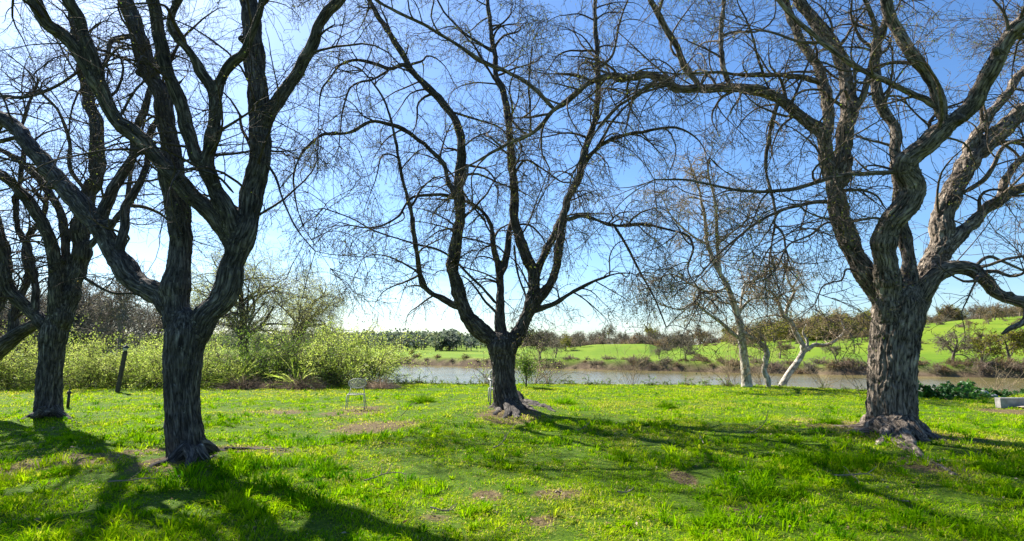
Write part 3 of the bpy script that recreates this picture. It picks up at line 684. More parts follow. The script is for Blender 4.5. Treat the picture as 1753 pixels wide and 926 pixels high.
# --- nearest tree, left of centre
T = Tree('bare_tree', 'nearest dark trunked bare tree, its long shadow falling towards the viewer', (318, 790), M['bark_dark'], droop=.35, seed=2, scale=.82, tsc=.83, stubs=2, voxel=.014, amp=.014, bfreq=(20, 5), twigmats=tw_dark)
T.trunk([(323, 806, 44), (322, 794, 38), (320, 770, 35), (314, 720, 32), (311, 670, 31), (314, 610, 35), (318, 570, 36), (316, 535, 20)])
T.limb([(306, 600), (303, 545), (302, 500), (312, 440), (304, 348), (293, 238), (278, 164), (258, 129), (233, 55), (219, 0), (205, -50)], 30, 15, .8, .4, rpow=.8)
T.limb([(330, 605), (350, 555), (383, 500), (402, 440), (430, 348), (445, 273), (442, 199), (437, 124), (432, 60), (425, 0), (420, -60)], 30, 18, .5, .4, rpow=.7)
T.limb([(446, 230), (462, 199), (487, 159), (517, 109), (541, 65), (561, 25), (586, 0), (640, -60)], 15, 9, -.4, .4)
T.limb([(402, 455), (400, 420), (390, 365), (374, 328), (356, 288), (362, 250), (367, 223), (370, 169), (343, 119), (318, 80), (302, 60), (292, 38), (300, 8), (325, -30)], 20, 6, -1.0, .4)
T.limb([(370, 180), (378, 140), (397, 109), (417, 87), (440, 40), (452, -10), (455, -60)], 12, 7, -.8, .4)
T.limb([(360, 292), (332, 262), (312, 190), (298, 149), (278, 84), (258, 0), (250, -60)], 15, 12, -.6, .4)
T.limb([(392, 420), (377, 382), (338, 343), (298, 298), (263, 263), (233, 233), (199, 194), (164, 139), (124, 75), (84, 35), (60, 0), (30, -50)], 19, 13, -1.2, .4)
T.limb([(172, 150), (150, 90), (130, 40), (114, 0), (100, -50)], 14, 10, -.5, .4)
T.limb([(300, 560), (285, 522), (255, 497), (225, 478), (200, 440), (167, 392), (130, 340), (93, 300), (60, 255), (25, 219), (-10, 200), (-70, 175)], 24, 13, 1.6, .4)
T.limb([(170, 398), (182, 360), (198, 320), (222, 278), (233, 224), (258, 150), (270, 90)], 12, 6, .8, .4)
T.limb([(205, 440), (213, 394), (213, 358), (238, 315), (250, 278), (262, 220), (300, 150)], 10, 5, 1.4, .4)
T.limb([(230, 60), (195, 70), (185, 95), (178, 110)], 7, 4, -.4)
T.limb([(365, 230), (400, 210), (430, 190)], 4, 2, -.5)
T.limb([(440, 260), (470, 300), (500, 380), (540, 430)], 3, 1.2, -.8)
T.limb([(400, 330), (370, 300), (330, 290), (300, 290)], 3, 1.5, -.6)
T.crown(med=.22, per_m=1.4, n3=8, n4=4, bud=.5, skip=.3)
T.roots([([(318, 796), (290, 800), (262, 808), (240, 822)], 14, 4), ([(330, 798), (352, 797), (372, 790)], 14, 5), ([(325, 800), (318, 812), (305, 822)], 12, 4), ([(340, 790), (372, 780), (392, 773)], 12, 6)])
T.roots([([(385, 775), (430, 769), (490, 772)], 6, 3), ([(520, 768), (560, 763), (610, 758), (690, 763)], 4, 2.5)], fuse=False)
T.finish()
# --- second tree at left
T = Tree('bare_tree', 'leftmost full trunk, bare tree standing beside the short black path light', (82, 719), M['bark_dark'], droop=.3, seed=5, scale=.72, tsc=.88, stubs=1, twigmats=tw_dark)
T.trunk([(81, 731, 32), (82, 722, 27), (83, 705, 23), (84, 666, 20), (89, 600, 20), (93, 570, 23), (98, 535, 14)])
T.limb([(98, 580), (112, 530), (124, 490), (138, 440), (140, 400), (150, 340), (164, 298), (164, 224), (149, 159), (139, 100), (120, 20), (110, -40)], 22, 8, .8, .4)
T.limb([(92, 570), (97, 500), (92, 440), (72, 380), (43, 333), (0, 297), (-50, 270)], 19, 8, -.8, .4)
T.limb([(96, 530), (114, 440), (105, 372), (75, 314), (45, 287), (10, 262), (-30, 240)], 11, 6, .5, .4)
T.limb([(85, 570), (62, 540), (25, 508), (8, 455), (-5, 400), (-20, 330)], 16, 8, -.6, .4)
T.limb([(60, 540), (62, 490), (50, 430), (30, 390), (28, 340), (40, 280), (38, 220), (60, 150)], 8, 4, 1.0, .4)
T.limb([(140, 430), (180, 400), (215, 350), (225, 290), (240, 230)], 9, 4, 1.0, 1.5)
T.limb([(150, 330), (120, 290), (118, 240), (100, 190), (70, 160)], 5, 3, -.5)
T.limb([(0, 165), (50, 165), (90, 150), (130, 125)], 5, 3, -.5, d0=11)
T.limb([(135, 470), (190, 500), (240, 505), (300, 540)], 4, 1.5, .9)
T.crown(med=.35, per_m=2.2, n3=9, n4=4, bud=.4, skip=.25)
T.roots([([(90, 722), (115, 722), (140, 728)], 10, 3), ([(75, 724), (50, 722), (30, 726)], 10, 3)])
T.finish()
# --- tree leaning in at the left edge
T = Tree('bare_tree', 'dark bare tree leaning in over the left edge, mostly out of view', (-95, 712), M['bark_dark'], droop=.3, seed=9, scale=.85, twigmats=tw_dark)
T.trunk([(-96, 722, 30), (-92, 700, 25), (-60, 650, 21), (-35, 625, 19), (0, 596, 16), (30, 573, 13), (62, 553, 10)], -.3)
T.limb([(-40, 628), (-25, 560), (5, 500), (12, 450), (-5, 380), (-20, 300)], 15, 7, .6, .4)
T.limb([(20, 580), (28, 520), (50, 470), (40, 420), (70, 370), (90, 300)], 9, 4, 1.2, .4)
T.crown(per_m=3.0, n3=8, n4=4, bud=.3, skip=.3)
T.finish()
# --- centre tree
T = Tree('bare_tree', 'centre bare tree forking low into three stems, slatted chair behind its trunk', (868, 705), M['bark_dark'], droop=.85, seed=13, scale=.68, tsc=.92, stubs=2, amp=.022, twigmats=tw_dark)
T.trunk([(873, 718, 40), (871, 706, 31), (868, 692, 25), (864, 668, 21), (862, 640, 20), (861, 612, 23), (861, 590, 27), (862, 572, 16)])
T.limb([(856, 610), (842, 585), (819, 563), (793, 532), (778, 476), (775, 454), (784, 400), (786, 335), (789, 270), (786, 227), (770, 189), (732, 151), (700, 113), (667, 59), (640, 16), (610, -40)], 22, 6, -.6, .4, rpow=.6)
T.limb([(790, 530), (770, 520), (731, 496), (719, 460), (716, 443), (708, 400), (700, 346), (686, 292), (676, 232), (662, 184), (648, 156), (620, 120)], 8, 2.5, -1.2)
T.limb([(731, 496), (722, 488), (719, 470)], 6, 5, -.1)
T.limb([(788, 345), (770, 319), (754, 275), (716, 238), (673, 216), (635, 208), (597, 227), (549, 232), (511, 270), (503, 324), (516, 378), (540, 420), (565, 459)], 7, 1.5, -1.8)
T.limb([(715, 130), (690, 112), (667, 119), (619, 103), (581, 113), (560, 140), (549, 162), (545, 220)], 6, 2, -1.0)
T.limb([(667, 119), (640, 135), (600, 150), (585, 200), (580, 250)], 3.5, 1.4, -.4)
T.limb([(784, 340), (767, 335), (716, 335), (697, 345), (678, 373), (640, 390), (600, 385)], 4.5, 1.8, -.8)
T.limb([(850, 520), (829, 497), (781, 448), (754, 429), (705, 416), (640, 394), (600, 372), (554, 356)], 3.6, 1.4, -1.0)
T.limb([(780, 440), (770, 458), (766, 448)], 9, 6, -.1)
T.limb([(864, 610), (857, 573), (855, 527), (855, 481), (854, 466), (846, 432), (837, 378), (819, 356), (794, 343), (770, 340)], 17, 3, .7, rpow=.7)
T.limb([(855, 480), (867, 432), (872, 405), (878, 380), (880, 360)], 9, 7, .4)
T.limb([(868, 615), (880, 580), (896, 553), (911, 506), (913, 470), (900, 432), (885, 390), (879, 324), (877, 281), (873, 254), (870, 200), (862, 162), (851, 135), (846, 90), (840, 40), (832, -30)], 21, 5, 1.0, .4, rpow=.6)
T.limb([(908, 515), (916, 470), (932, 432), (948, 400), (965, 360)], 11, 9, .5)
T.limb([(905, 540), (922, 510), (937, 491), (952, 460), (956, 432), (960, 389), (970, 346), (991, 302), (1007, 243), (1018, 205), (1024, 151), (1021, 70), (1018, 0), (1016, -50)], 12, 5, .5, .4)
T.limb([(985, 312), (1000, 280), (1018, 259), (1045, 238), (1094, 227), (1150, 218), (1190, 235), (1215, 270)], 7, 2, -.9)
T.limb([(1018, 259), (1050, 205), (1085, 170), (1120, 145)], 4, 2, -.5)
T.limb([(915, 535), (935, 524), (952, 517), (983, 499), (1019, 481), (1060, 468), (1090, 470)], 7, 2, -.7)
T.limb([(966, 378), (980, 374), (1002, 370), (1051, 386), (1099, 383), (1150, 394), (1174, 402), (1186, 425), (1178, 460), (1200, 500)], 5.5, 2.5, -1.6)
T.limb([(1051, 386), (1072, 421), (1094, 464), (1120, 510), (1140, 560)], 3.6, 1.5, -.4)
T.limb([(880, 300), (900, 275), (930, 290), (960, 310), (975, 312)], 3, 2, -.5)
T.limb([(880, 420), (887, 470), (900, 510), (896, 548)], 3.4, 2, -.5)
T.limb([(870, 200), (905, 230), (907, 180), (905, 150), (910, 90)], 3.5, 2, -.5, .3)
T.limb([(846, 90), (800, 60), (760, 20), (740, -20)], 4, 2, .5, .3)
T.limb([(1022, 120), (1050, 90), (1060, 40), (1075, 0)], 4, 2, .5, .3)
T.limb([(832, 380), (800, 340), (775, 300), (740, 270), (700, 260)], 3.2, 1.4, 1.2)
T.limb([(770, 190), (800, 200), (850, 215), (868, 230)], 3.2, 2, .2)
T.crown(med=.62, per_m=1.6, rmin=.0042, n3=8, n4=4, bud=1.6, l2=(.6, 1.9), budsize=(.022, .05), skip=.25, rmax2=.026)
T.roots([([(874, 690), (893, 692), (912, 697), (932, 702), (950, 706)], 15, 5), ([(866, 700), (855, 706), (846, 714)], 13, 6), ([(872, 704), (880, 712), (888, 719)], 14, 6), ([(880, 700), (905, 706), (925, 710)], 12, 4), ([(868, 706), (868, 714), (862, 720)], 11, 5), ([(862, 697), (846, 700), (835, 706)], 9, 4)])
T.finish()
# --- big right-hand tree
T = Tree('bare_tree', 'largest grey tree at right with ridged bark and a flared knotted root base', (1530, 747), M['bark_grey'], droop=.38, seed=21, amp=.026, scale=.82, tsc=.83, stubs=2, bfreq=(17, 4.5), twigmats=tw_grey)
T.trunk([(1537, 764, 66), (1534, 752, 54), (1530, 735, 46), (1526, 700, 42), (1527, 650, 41), (1530, 600, 42), (1536, 550, 44), (1540, 515, 44), (1545, 485, 26)])
T.limb([(1533, 600), (1516, 520), (1480, 462), (1447, 394), (1432, 334), (1421, 283), (1406, 232), (1374, 205), (1336, 173), (1293, 153), (1250, 151), (1200, 153), (1158, 151), (1126, 131), (1088, 130), (1029, 135), (986, 162), (948, 189), (916, 227), (867, 248), (802, 283)], 27, 3.0, 1.4, rpow=.62)
T.limb([(1430, 335), (1439, 300), (1447, 243), (1452, 189), (1447, 130), (1423, 70), (1379, 16), (1350, -40)], 17, 11, .9, 3)
T.limb([(1410, 245), (1417, 200), (1412, 140), (1385, 92), (1363, 54), (1345, 0), (1335, -40)], 12, 8, .8, 2.5)
T.limb([(1410, 142), (1352, 130), (1288, 127), (1230, 124), (1158, 127)], 6.5, 3, -.8)
T.limb([(1532, 590), (1519, 505), (1515, 438), (1524, 384), (1547, 355), (1562, 320), (1549, 284), (1579, 248), (1628, 211), (1671, 178), (1693, 124), (1730, 65), (1765, 30), (1800, -10)], 24, 15, -2.2, 3, rpow=.9)
T.limb([(1560, 340), (1562, 312), (1552, 290), (1540, 274)], 24, 14, -.1)
T.limb([(1618, 216), (1610, 190), (1601, 157), (1574, 113), (1547, 70), (1525, 32), (1514, -10), (1505, -60)], 12, 12, -.3, 2.5)
T.limb([(1600, 185), (1585, 170), (1563, 162), (1498, 130), (1439, 97), (1385, 54), (1336, 5), (1310, -30)], 7, 5, -.4, 1.5)
T.limb([(1545, 290), (1514, 297), (1439, 300), (1374, 319), (1320, 327), (1255, 324), (1174, 308), (1120, 308)], 5.5, 1.6, -.6)
T.limb([(1545, 590), (1566, 520), (1588, 470), (1608, 418), (1614, 367), (1638, 317), (1665, 267), (1720, 216), (1753, 189), (1800, 165)], 24, 15, 1.6, 3)
T.limb([(1585, 510), (1605, 450), (1627, 418), (1668, 377), (1708, 340), (1753, 320), (1800, 300)], 15, 9, .8, 2.5)
T.limb([(1708, 342), (1725, 302), (1753, 270), (1790, 230)], 8, 6, .4, 2)
T.limb([(1556, 535), (1595, 478), (1635, 457), (1665, 459), (1692, 485), (1715, 505), (1753, 518), (1800, 520)], 18, 10, -.8, 2, up=-.1)
T.limb([(1760, 518), (1757, 545), (1735, 558), (1714, 572)], 9, 4, -.2, tw=False)
T.limb([(1545, 530), (1556, 470), (1553, 420), (1541, 380), (1537, 320), (1536, 260), (1534, 222), (1512, 180), (1498, 140), (1498, 86), (1514, 43), (1520, -20)], 15, 8, .9, 2)
T.limb([(1642, 310), (1660, 250), (1690, 200), (1730, 150), (1753, 120), (1790, 80)], 11, 8, 1.0, 2)
T.limb([(1332, 172), (1325, 195), (1315, 243), (1312, 292), (1325, 351), (1325, 389), (1320, 421)], 5.5, 2.4, -.2)
T.limb([(1322, 380), (1340, 400), (1345, 425)], 3, 2, 0)
T.limb([(1440, 350), (1406, 346), (1352, 356), (1293, 383), (1234, 432), (1200, 470)], 4.5, 1.5, -1.0)
T.limb([(1505, 378), (1498, 373), (1439, 378), (1400, 370), (1363, 350)], 3, 1.5, -.3)
T.limb([(1200, 150), (1174, 113), (1142, 49), (1115, 0), (1095, -40)], 7.5, 6, -.4, 2)
T.limb([(1250, 148), (1238, 110), (1234, 43), (1239, 0), (1240, -40)], 6.5, 4.5, .4, 1.5)
T.limb([(950, 188), (900, 140), (824, 103), (781, 76), (727, 43), (662, 11), (620, -20)], 4.5, 3, -.8, 1.5)
T.limb([(1130, 133), (1085, 165), (1050, 190), (1010, 240), (990, 280)], 4, 2, -.4)
T.limb([(1650, 330), (1690, 300), (1720, 250), (1765, 240)], 5, 3, -.7, 1)
T.limb([(1455, 200), (1480, 150), (1500, 60), (1480, 0)], 8, 5, -.6, 2)
T.limb([(1460, 410), (1420, 380), (1390, 400), (1350, 420), (1330, 460)], 3, 1.4, -.8)
T.limb([(1475, 470), (1450, 460), (1440, 480), (1410, 490), (1395, 520)], 2.6, 1.2, -.8)
T.limb([(1665, 462), (1690, 440), (1725, 450), (1765, 470)], 4, 2, .4, 1)
T.crown(med=.85, per_m=1.2, rmin=.0042, n3=7, n4=3, bud=1.6, budsize=(.018, .042), skip=.25, sprouts=60, rmax2=.03)
T.roots([([(1510, 736), (1480, 738), (1455, 737), (1425, 733)], 18, 5), ([(1515, 748), (1495, 750), (1470, 750), (1450, 746)], 18, 6), ([(1535, 752), (1540, 764), (1552, 776)], 17, 9), ([(1560, 744), (1590, 752), (1618, 762)], 20, 6), ([(1550, 752), (1575, 760), (1596, 762)], 16, 7),
         ([(1525, 750), (1515, 762), (1505, 768)], 18, 7), ([(1548, 756), (1560, 770), (1568, 780)], 14, 7), ([(1505, 742), (1488, 746), (1462, 743)], 16, 6)])
T.roots([([(1560, 770), (1575, 782), (1590, 793), (1608, 801), (1632, 818)], 6, 4), ([(1590, 793), (1603, 796), (1614, 791)], 6, 5)], fuse=False)
T.finish()
# --- river sycamores
tw_tan = [M['twig_tan'], M['bud_tan']]
T = Tree('sycamore_tree', 'tall pale mottled sycamore on the river edge with a second thin stem', (1278, 662), M['syc'], droop=.45, seed=31, voxel=.013, amp=.005, fuse=.035, tsc=.72, scale=.8, twigmats=tw_tan)
T.trunk([(1279, 672, 15), (1278, 650, 11.5), (1274, 613, 9.5), (1269, 574, 9), (1266, 552, 8), (1257, 522, 7), (1245, 490, 6), (1223, 452, 4.5)], .2)
T.limb([(1224, 456), (1212, 419), (1208, 380), (1200, 340), (1190, 300)], 5.5, 2, .5, 0)
T.limb([(1234, 470), (1229, 430), (1226, 400), (1224, 350), (1215, 310), (1212, 280)], 5, 2, -.5, 0)
T.limb([(1268, 580), (1258, 574), (1235, 553), (1210, 535), (1187, 519), (1165, 530), (1140, 525)], 4.5, 1.5, -.8)
T.limb([(1266, 540), (1268, 525), (1274, 490), (1290, 480), (1313, 470), (1335, 460)], 3.5, 1.5, .6)
T.limb([(1267, 535), (1272, 525), (1291, 510), (1323, 510), (1350, 500)], 3, 1.3, -.6)
T.limb([(1245, 492), (1215, 500), (1190, 490), (1150, 470), (1120, 480)], 3, 1.3, -.5)
T.limb([(1316, 666), (1314, 650), (1308, 633), (1313, 602), (1302, 588), (1285, 578), (1270, 568)], 6.5, 5, .2, d0=gdepth(1278, 662) - .2)
T.limb([(1226, 420), (1250, 400), (1275, 380), (1290, 350)], 3, 1.2, .5)
T.limb([(1212, 419), (1180, 400), (1150, 370), (1130, 330)], 3, 1.2, -.5)
T.limb([(1257, 522), (1225, 515), (1205, 512)], 2.5, 1.2, .6)
T.crown(per_m=6, n3=8, n4=4, l2=(.7, 1.9), l3=(.3, .8), bud=1.5, budsize=(.03, .06), rmin=.005, skip=.3)
T.finish()
T = Tree('sycamore_tree', 'smaller crooked pale sycamore leaning right over the water', (1342, 657), M['syc'], droop=.3, seed=33, voxel=.013, amp=.005, fuse=.035, tsc=.72, scale=.8, twigmats=tw_tan)
T.trunk([(1336, 668, 10), (1345, 648, 7.5), (1365, 620, 7), (1374, 604, 6.5), (1377, 594, 5)], .3)
T.limb([(1374, 606), (1374, 590), (1365, 574), (1355, 552), (1342, 541), (1337, 530), (1334, 519), (1320, 500), (1295, 490)], 7, 1.5, -.3)
T.limb([(1350, 548), (1346, 540), (1352, 520), (1357, 508), (1360, 497), (1350, 480), (1345, 460)], 4.5, 1.6, .3)
T.limb([(1376, 604), (1391, 592), (1410, 592), (1422, 588), (1435, 578), (1446, 565), (1440, 550)], 5, 1.5, .4)
T.limb([(1380, 598), (1383, 585), (1375, 570), (1380, 555)], 3.5, 1.4, .3)
T.limb([(1340, 541), (1320, 540), (1290, 548), (1280, 560)], 2.2, 1, .3)
T.limb([(1334, 519), (1310, 505), (1290, 500)], 2, 1, .3)
T.crown(per_m=4, n3=6, n4=3, l2=(.5, 1.4), l3=(.25, .6), bud=1.0, budsize=(.025, .05), rmin=.005, skip=.25)
T.finish()

# ------------------------------------------------------------------ generic plants
def bare_tree_proto(name, h, spread, bark, twm, bud=1.0, budsize=(.1, .2), nl=8, seed=0, droop=.3, rmin=.018, trunk_r=None, fork=.28, n2=8, n3=6, aspect=.6, up=.5, parts=('trunk', 'crown'), n4=0):
    root = bpy.data.objects.new(name, None); col.objects.link(root)
    tr = trunk_r or h * .03
    p = grow(np.zeros((1, 3)) - [[0, 0, .3]], np.array([[rng.normal() * .08, rng.normal() * .08, 1.]]), h * .62, 12, -.2, .10)
    mb = MB(); q = catmull(np.column_stack([p[0], np.linspace(tr * 1.25, tr * .35, 12)]), h * .04)
    v, f, bk = tube_geo(q[:, :3], q[:, 3], 10); mb.add(v, f, 0, bark=bk)
    mb2 = MB()
    s, d, i, t = spawn(p, nl, fork, 1.0, spread, .35, up)
    L = rng.uniform(.35, .6, nl) * h * (1.1 - .45 * t)
    a = grow(s, d, L, 10, droop * .5, .28, up * .5); tubes_batch(mb, a, tr * (.55 - .3 * t), rmin, 6, 0)
    mb.build('trunk', bark, root)
    s, d, i2, t2 = spawn(a, n2, .2, 1, .9, .6, .15)
    b = grow(s, d, rng.uniform(.14, .30, len(s)) * h, 8, droop * rng.uniform(.3, 1.3, len(s)), .32); tubes_batch(mb2, b, np.maximum(tr * .16 * (1 - t2), rmin), rmin * .7, 4, 0)
    s, d, i3, t3 = spawn(b, n3, .1, 1, .9, .6, .1)
    c = grow(s, d, rng.uniform(.05, .13, len(s)) * h, 6, droop, .35); tubes_batch(mb2, c, np.full(len(s), rmin * .7), rmin * .45, 3, 0)
    if n4:
        s, d, i3, t3 = spawn(c, n4, .1, 1, .9, .6, 0)
        c = grow(s, d, rng.uniform(.03, .07, len(s)) * h, 4, droop, .35); tubes_batch(mb2, c, np.full(len(s), rmin * .6), rmin * .4, 3, 0)
    if bud:
        n = int(len(c) * bud); k = rng.integers(0, len(c), n); m = rng.integers(1, c.shape[1], n)
        leaves(mb2, c[k, m] + rng.normal(size=(n, 3)) * .01 * h, rng.uniform(*budsize, n), aspect, 1)
    mb2.build('crown', twm, root)
    return root
def bush_proto(name, h, w, mats, n=34, per=8, nleaf=5, leaf=(.05, .1), aspect=.28, rmin=.006, r0=.018, droop=.5, lean=.55, part='foliage', dense=1.0):
    root = bpy.data.objects.new(name, None); col.objects.link(root)
    s = np.column_stack([rng.normal(0, w * .11, n), rng.normal(0, w * .11, n), np.full(n, -.1)])
    d = np.column_stack([s[:, :2] / w * 2.9 + rng.normal(0, lean * .6, (n, 2)), np.full(n, 1.0)])
    mb = MB(); a = grow(s, d, rng.uniform(.55, 1.12, n) * h, 10, droop, .22); tubes_batch(mb, a, rng.uniform(.6, 1, n) * r0, rmin, 5, 0)
    mb.build('stem', mats[0], root)
    mb = MB()
    s, d, i, t = spawn(a, per, .12, 1, .8, .7, .2); b = grow(s, d, rng.uniform(.14, .36, len(s)) * h, 6, droop * .8, .32); tubes_batch(mb, b, np.full(len(s), rmin), rmin * .6, 3, 0)
    if nleaf:
        m = int(len(b) * nleaf); k = rng.integers(0, len(b), m); j = rng.integers(1, 6, m)
        pos = b[k, j] + rng.normal(size=(m, 3)) * .02 * h; dd = norm(b[k, j] - b[k, j - 1]) + rng.normal(size=(m, 3)) * .7; dd[:, 2] += .1
        tint = np.clip(.5 + .5 * vnoise(pos * 2.2 + 3.3) + rng.normal(0, .2, m), 0, 1)
        leaves(mb, pos, rng.uniform(*leaf, m), aspect, 1, dd, tint)
    mb.build(part, mats, root)
    return root
def place(proto, first, x, y, s, rz, label, cat, group=None, z=None, sz=None):
    o = proto if first else copy_tree(proto)
    o.location = (x, y, hz(x, y) if z is None else z); o.scale = (s, s, sz or s); o.rotation_euler = (0, 0, rz)
    for k in ('group', 'label'):
        if k in o: del o[k]
    return tag(o, label, cat, group)
KINDS = []
class Kind:
    def __init__(s, proto): s.p = proto; s.used = False; KINDS.append(s)
    def put(s, *a, **k):
        o = place(s.p, not s.used, *a, **k); s.used = True; return o
def at(px, D): return (px - 876.5) / FPX * D

wil = [Kind(bush_proto('willow_bush', 2.6, 2.4, [M['twig_grey'], M['willow']], n=50, per=13, nleaf=22, leaf=(.04, .09), aspect=.34)) for _ in range(2)]
den = [Kind(bush_proto('leafy_bush', 2.3, 2.4, [M['twig_grey'], M['bush']], n=50, per=13, nleaf=22, leaf=(.04, .085), aspect=.42)) for _ in range(2)]
spec = [  # px, distance, size, kind, label
 (-60, 20.5, 1.05, 'w', 'bright yellow green willow bush at the left edge behind the leaning tree'),
 (25, 21.5, .95, 'w', 'bright yellow green willow bush left of the leftmost full trunk'),
 (100, 22.5, .92, 'w', 'bright yellow green willow bush behind the leftmost full trunk'),
 (160, 21.5, .90, 'w', 'bright willow bush just left of the leaning lamp post'),
 (225, 22.0, .95, 'w', 'bright willow bush directly behind the leaning lamp post'),
 (285, 21.8, .95, 'w', 'bright willow bush behind the trunk of the nearest tree'),
 (355, 22.2, .95, 'w', 'pale willow bush just right of the nearest trunk'),
 (415, 23.0, .85, 'd', 'darker green bush under the dark weeping willow'),
 (470, 23.2, .92, 'd', 'mid green bush between the two dry straw tufts'),
 (525, 23.0, 1.02, 'd', 'mid green bush behind the right dry straw tuft'),
 (570, 23.5, 1.10, 'w', 'yellow green willow bush left of the river gap'),
 (622, 23.0, 1.00, 'w', 'yellow green willow bush nearest the visible water'),
]
for (px, D, s, k, lab) in spec:
    K = (wil if k == 'w' else den)[rng.integers(2)]
    K.put(at(px, D), D, s * (.98 if px < 380 else 1.1), rng.uniform(0, 6.28), lab, 'bush')
# grey bare thicket behind them
thick = [Kind(bare_tree_proto('bare_thicket_tree', 6.0, 1.0, M['twig_pale'], [M['twig_pale'], M['greyleaf']], bud=2.4, budsize=(.05, .12), nl=14, n2=11, n3=9, rmin=.016, droop=.35, fork=.12)) for _ in range(2)]
for i in range(13):
    px = -110 + i * 34 + rng.uniform(-10, 10); D = rng.uniform(34, 48)
    thick[i % 2].put(at(px, D), D, rng.uniform(.95, 1.35), rng.uniform(0, 6.28), 'hazy grey bare tree in the thicket behind the willow bushes', 'tree', 'bare thicket trees behind the willow bushes', z=0)
# weeping willow behind with dark trunk
ww = bare_tree_proto('weeping_willow', 7.2, 1.0, M['bark_dark'], [M['twig_pale'], M['willow_pale']], bud=7.0, budsize=(.05, .11), nl=22, n2=11, n3=10, rmin=.007, droop=.55, trunk_r=.20, fork=.25, aspect=.25)
place(ww, True, at(425, 30), 30, 1.24, .4, 'weeping willow with dark trunk and pale green drooping twigs above the bushes', 'tree', z=0)
ww2 = copy_tree(ww); place(ww2, True, at(505, 34), 34, 1.1, 2.6, 'smaller pale green weeping willow to the right of the dark trunked one', 'tree', z=0)
b1 = thick[0].p
# distant bare saplings, small standard tree
sap = Kind(bush_proto('bare_sapling', 2.2, 1.0, [M['twig_tan'], M['bud_tan']], n=14, per=7, nleaf=2.2, leaf=(.02, .05), aspect=.5, droop=.1, lean=.3, r0=.012, rmin=.005, part='crown'))
sap.put(at(1078, 22.6), 22.6, .85, 0, 'thin bare sapling clump at the water edge, left of the sycamores', 'sapling')
sap.put(at(1243, 22.2), 22.2, .95, 1, 'bare sapling clump touching the left side of the tall sycamore trunk', 'sapling')
sap.put(at(1296, 22.8), 22.8, .9, 2, 'bare sapling clump between the two sycamore trunks', 'sapling')
sap.put(at(1400, 22.0), 22.0, .6, 3, 'low bare sapling clump right of the leaning sycamore', 'sapling')
sap.put(at(935, 24.5), 24.5, 1.0, 4, 'grey bare sapling clump beside the small round headed tree', 'sapling')
sap.put(at(1690, 20.0), 20.0, .8, 5, 'bare sapling rising behind the green bramble bush', 'sapling')
st = bpy.data.objects.new('small_tree', None); col.objects.link(st)
mb = MB(); mb.tube([(0, 0, -.1), (.01, 0, .25), (0, .01, .6), (.02, 0, .95)], [.035, .03, .028, .02], 8); mb.build('trunk', M['wood_post'], st)
mb = MB(); s_ = np.tile(np.array([[0, 0, .5]]), (60, 1)) + np.column_stack([np.zeros((60, 2)), rng.uniform(0, .5, 60)]); d_ = rng.normal(size=(60, 3)); d_[:, 2] += .3
b_ = grow(s_, d_, rng.uniform(.3, .75, 60), 6, 0, .3); tubes_batch(mb, b_, np.full(60, .008), .004, 3)
m_ = 2600; k_ = rng.integers(0, 60, m_); j_ = rng.integers(1, 6, m_); leaves(mb, b_[k_, j_] + rng.normal(size=(m_, 3)) * .07, rng.uniform(.04, .08, m_), .5, 1); mb.build('crown', [M['twig_grey'], M['bush']], st)
st.location = (at(900, 21.2), 21.2, hz(at(900, 21.2), 21.2)); tag(st, 'small round headed young tree on a thin trunk right of the centre tree', 'tree')
# pale slender leafy shrub left of centre trunk
sh = Kind(bush_proto('leafy_shrub', 1.7, .9, [M['twig_tan'], M['willow']], n=12, per=7, nleaf=4, leaf=(.04, .08), aspect=.4, droop=.1, lean=.25))
sh.put(at(833, 23), 23, .95, 0, 'slim yellow leaved shrub at the water edge left of the centre trunk', 'shrub')
sh.put(at(905, 23.5), 23.5, 1.25, 2, 'taller yellow leaved shrub right behind the small round headed tree', 'shrub')
# brambles along the lawn edge
br = [Kind(bush_proto('bramble', .55, 1.3, [M['dry'], M['bush']], n=26, per=6, nleaf=4, leaf=(.04, .08), aspect=.5, droop=1.3, lean=1.2, r0=.010, rmin=.005)) for _ in range(2)]
for i, px in enumerate([655, 690, 722, 752, 785, 815, 940, 975, 1005, 1035, 1110, 1140, 1170, 1205, 1235, 1330, 1400, 1432, 1462]):
    x0 = at(px, 22.3); yy = near_y(x0) + .45 + rng.uniform(-.1, .35); br[i % 2].put(at(px, yy), yy, rng.uniform(.75, 1.1) if px < 1250 else .6, rng.uniform(0, 6.28), 'low dark bramble tangle on the lawn edge above the river', 'bramble', 'brambles along the lawn edge')
# dry straw tufts
def straw(name, h, w, n, mat, fan=1.0, wid=.012):
    mb = MB(); s = np.column_stack([rng.normal(0, w * .13, (n, 2)), np.full(n, -.03)]); d = np.column_stack([s[:, :2] / w * 5 * fan + rng.normal(0, .35, (n, 2)), np.full(n, .8)])
    a = grow(s, d, rng.uniform(.5, 1.1, n) * h, 5, .5, .15)
    u = norm(np.cross(a[:, -1] - a[:, 0], rng.normal(size=(n, 3)))) * wid * .5
    k = np.array([1, .95, .8, .5, .05]); v = np.stack([a - u[:, None] * k[None, :, None], a + u[:, None] * k[None, :, None]], 2).reshape(n, 10, 3)
    b = np.arange(n)[:, None] * 10; f = np.concatenate([b + np.array([2 * i, 2 * i + 1, 2 * i + 3, 2 * i + 2]) for i in range(4)])
    mb.add(v.reshape(-1, 3), f, 0, tint=np.repeat(rng.uniform(0, 1, n), 10)); return mb.build(name, mat)
ds = straw('dry_grass_clump', .75, 1.9, 900, M['dry'], 1.2, .014)
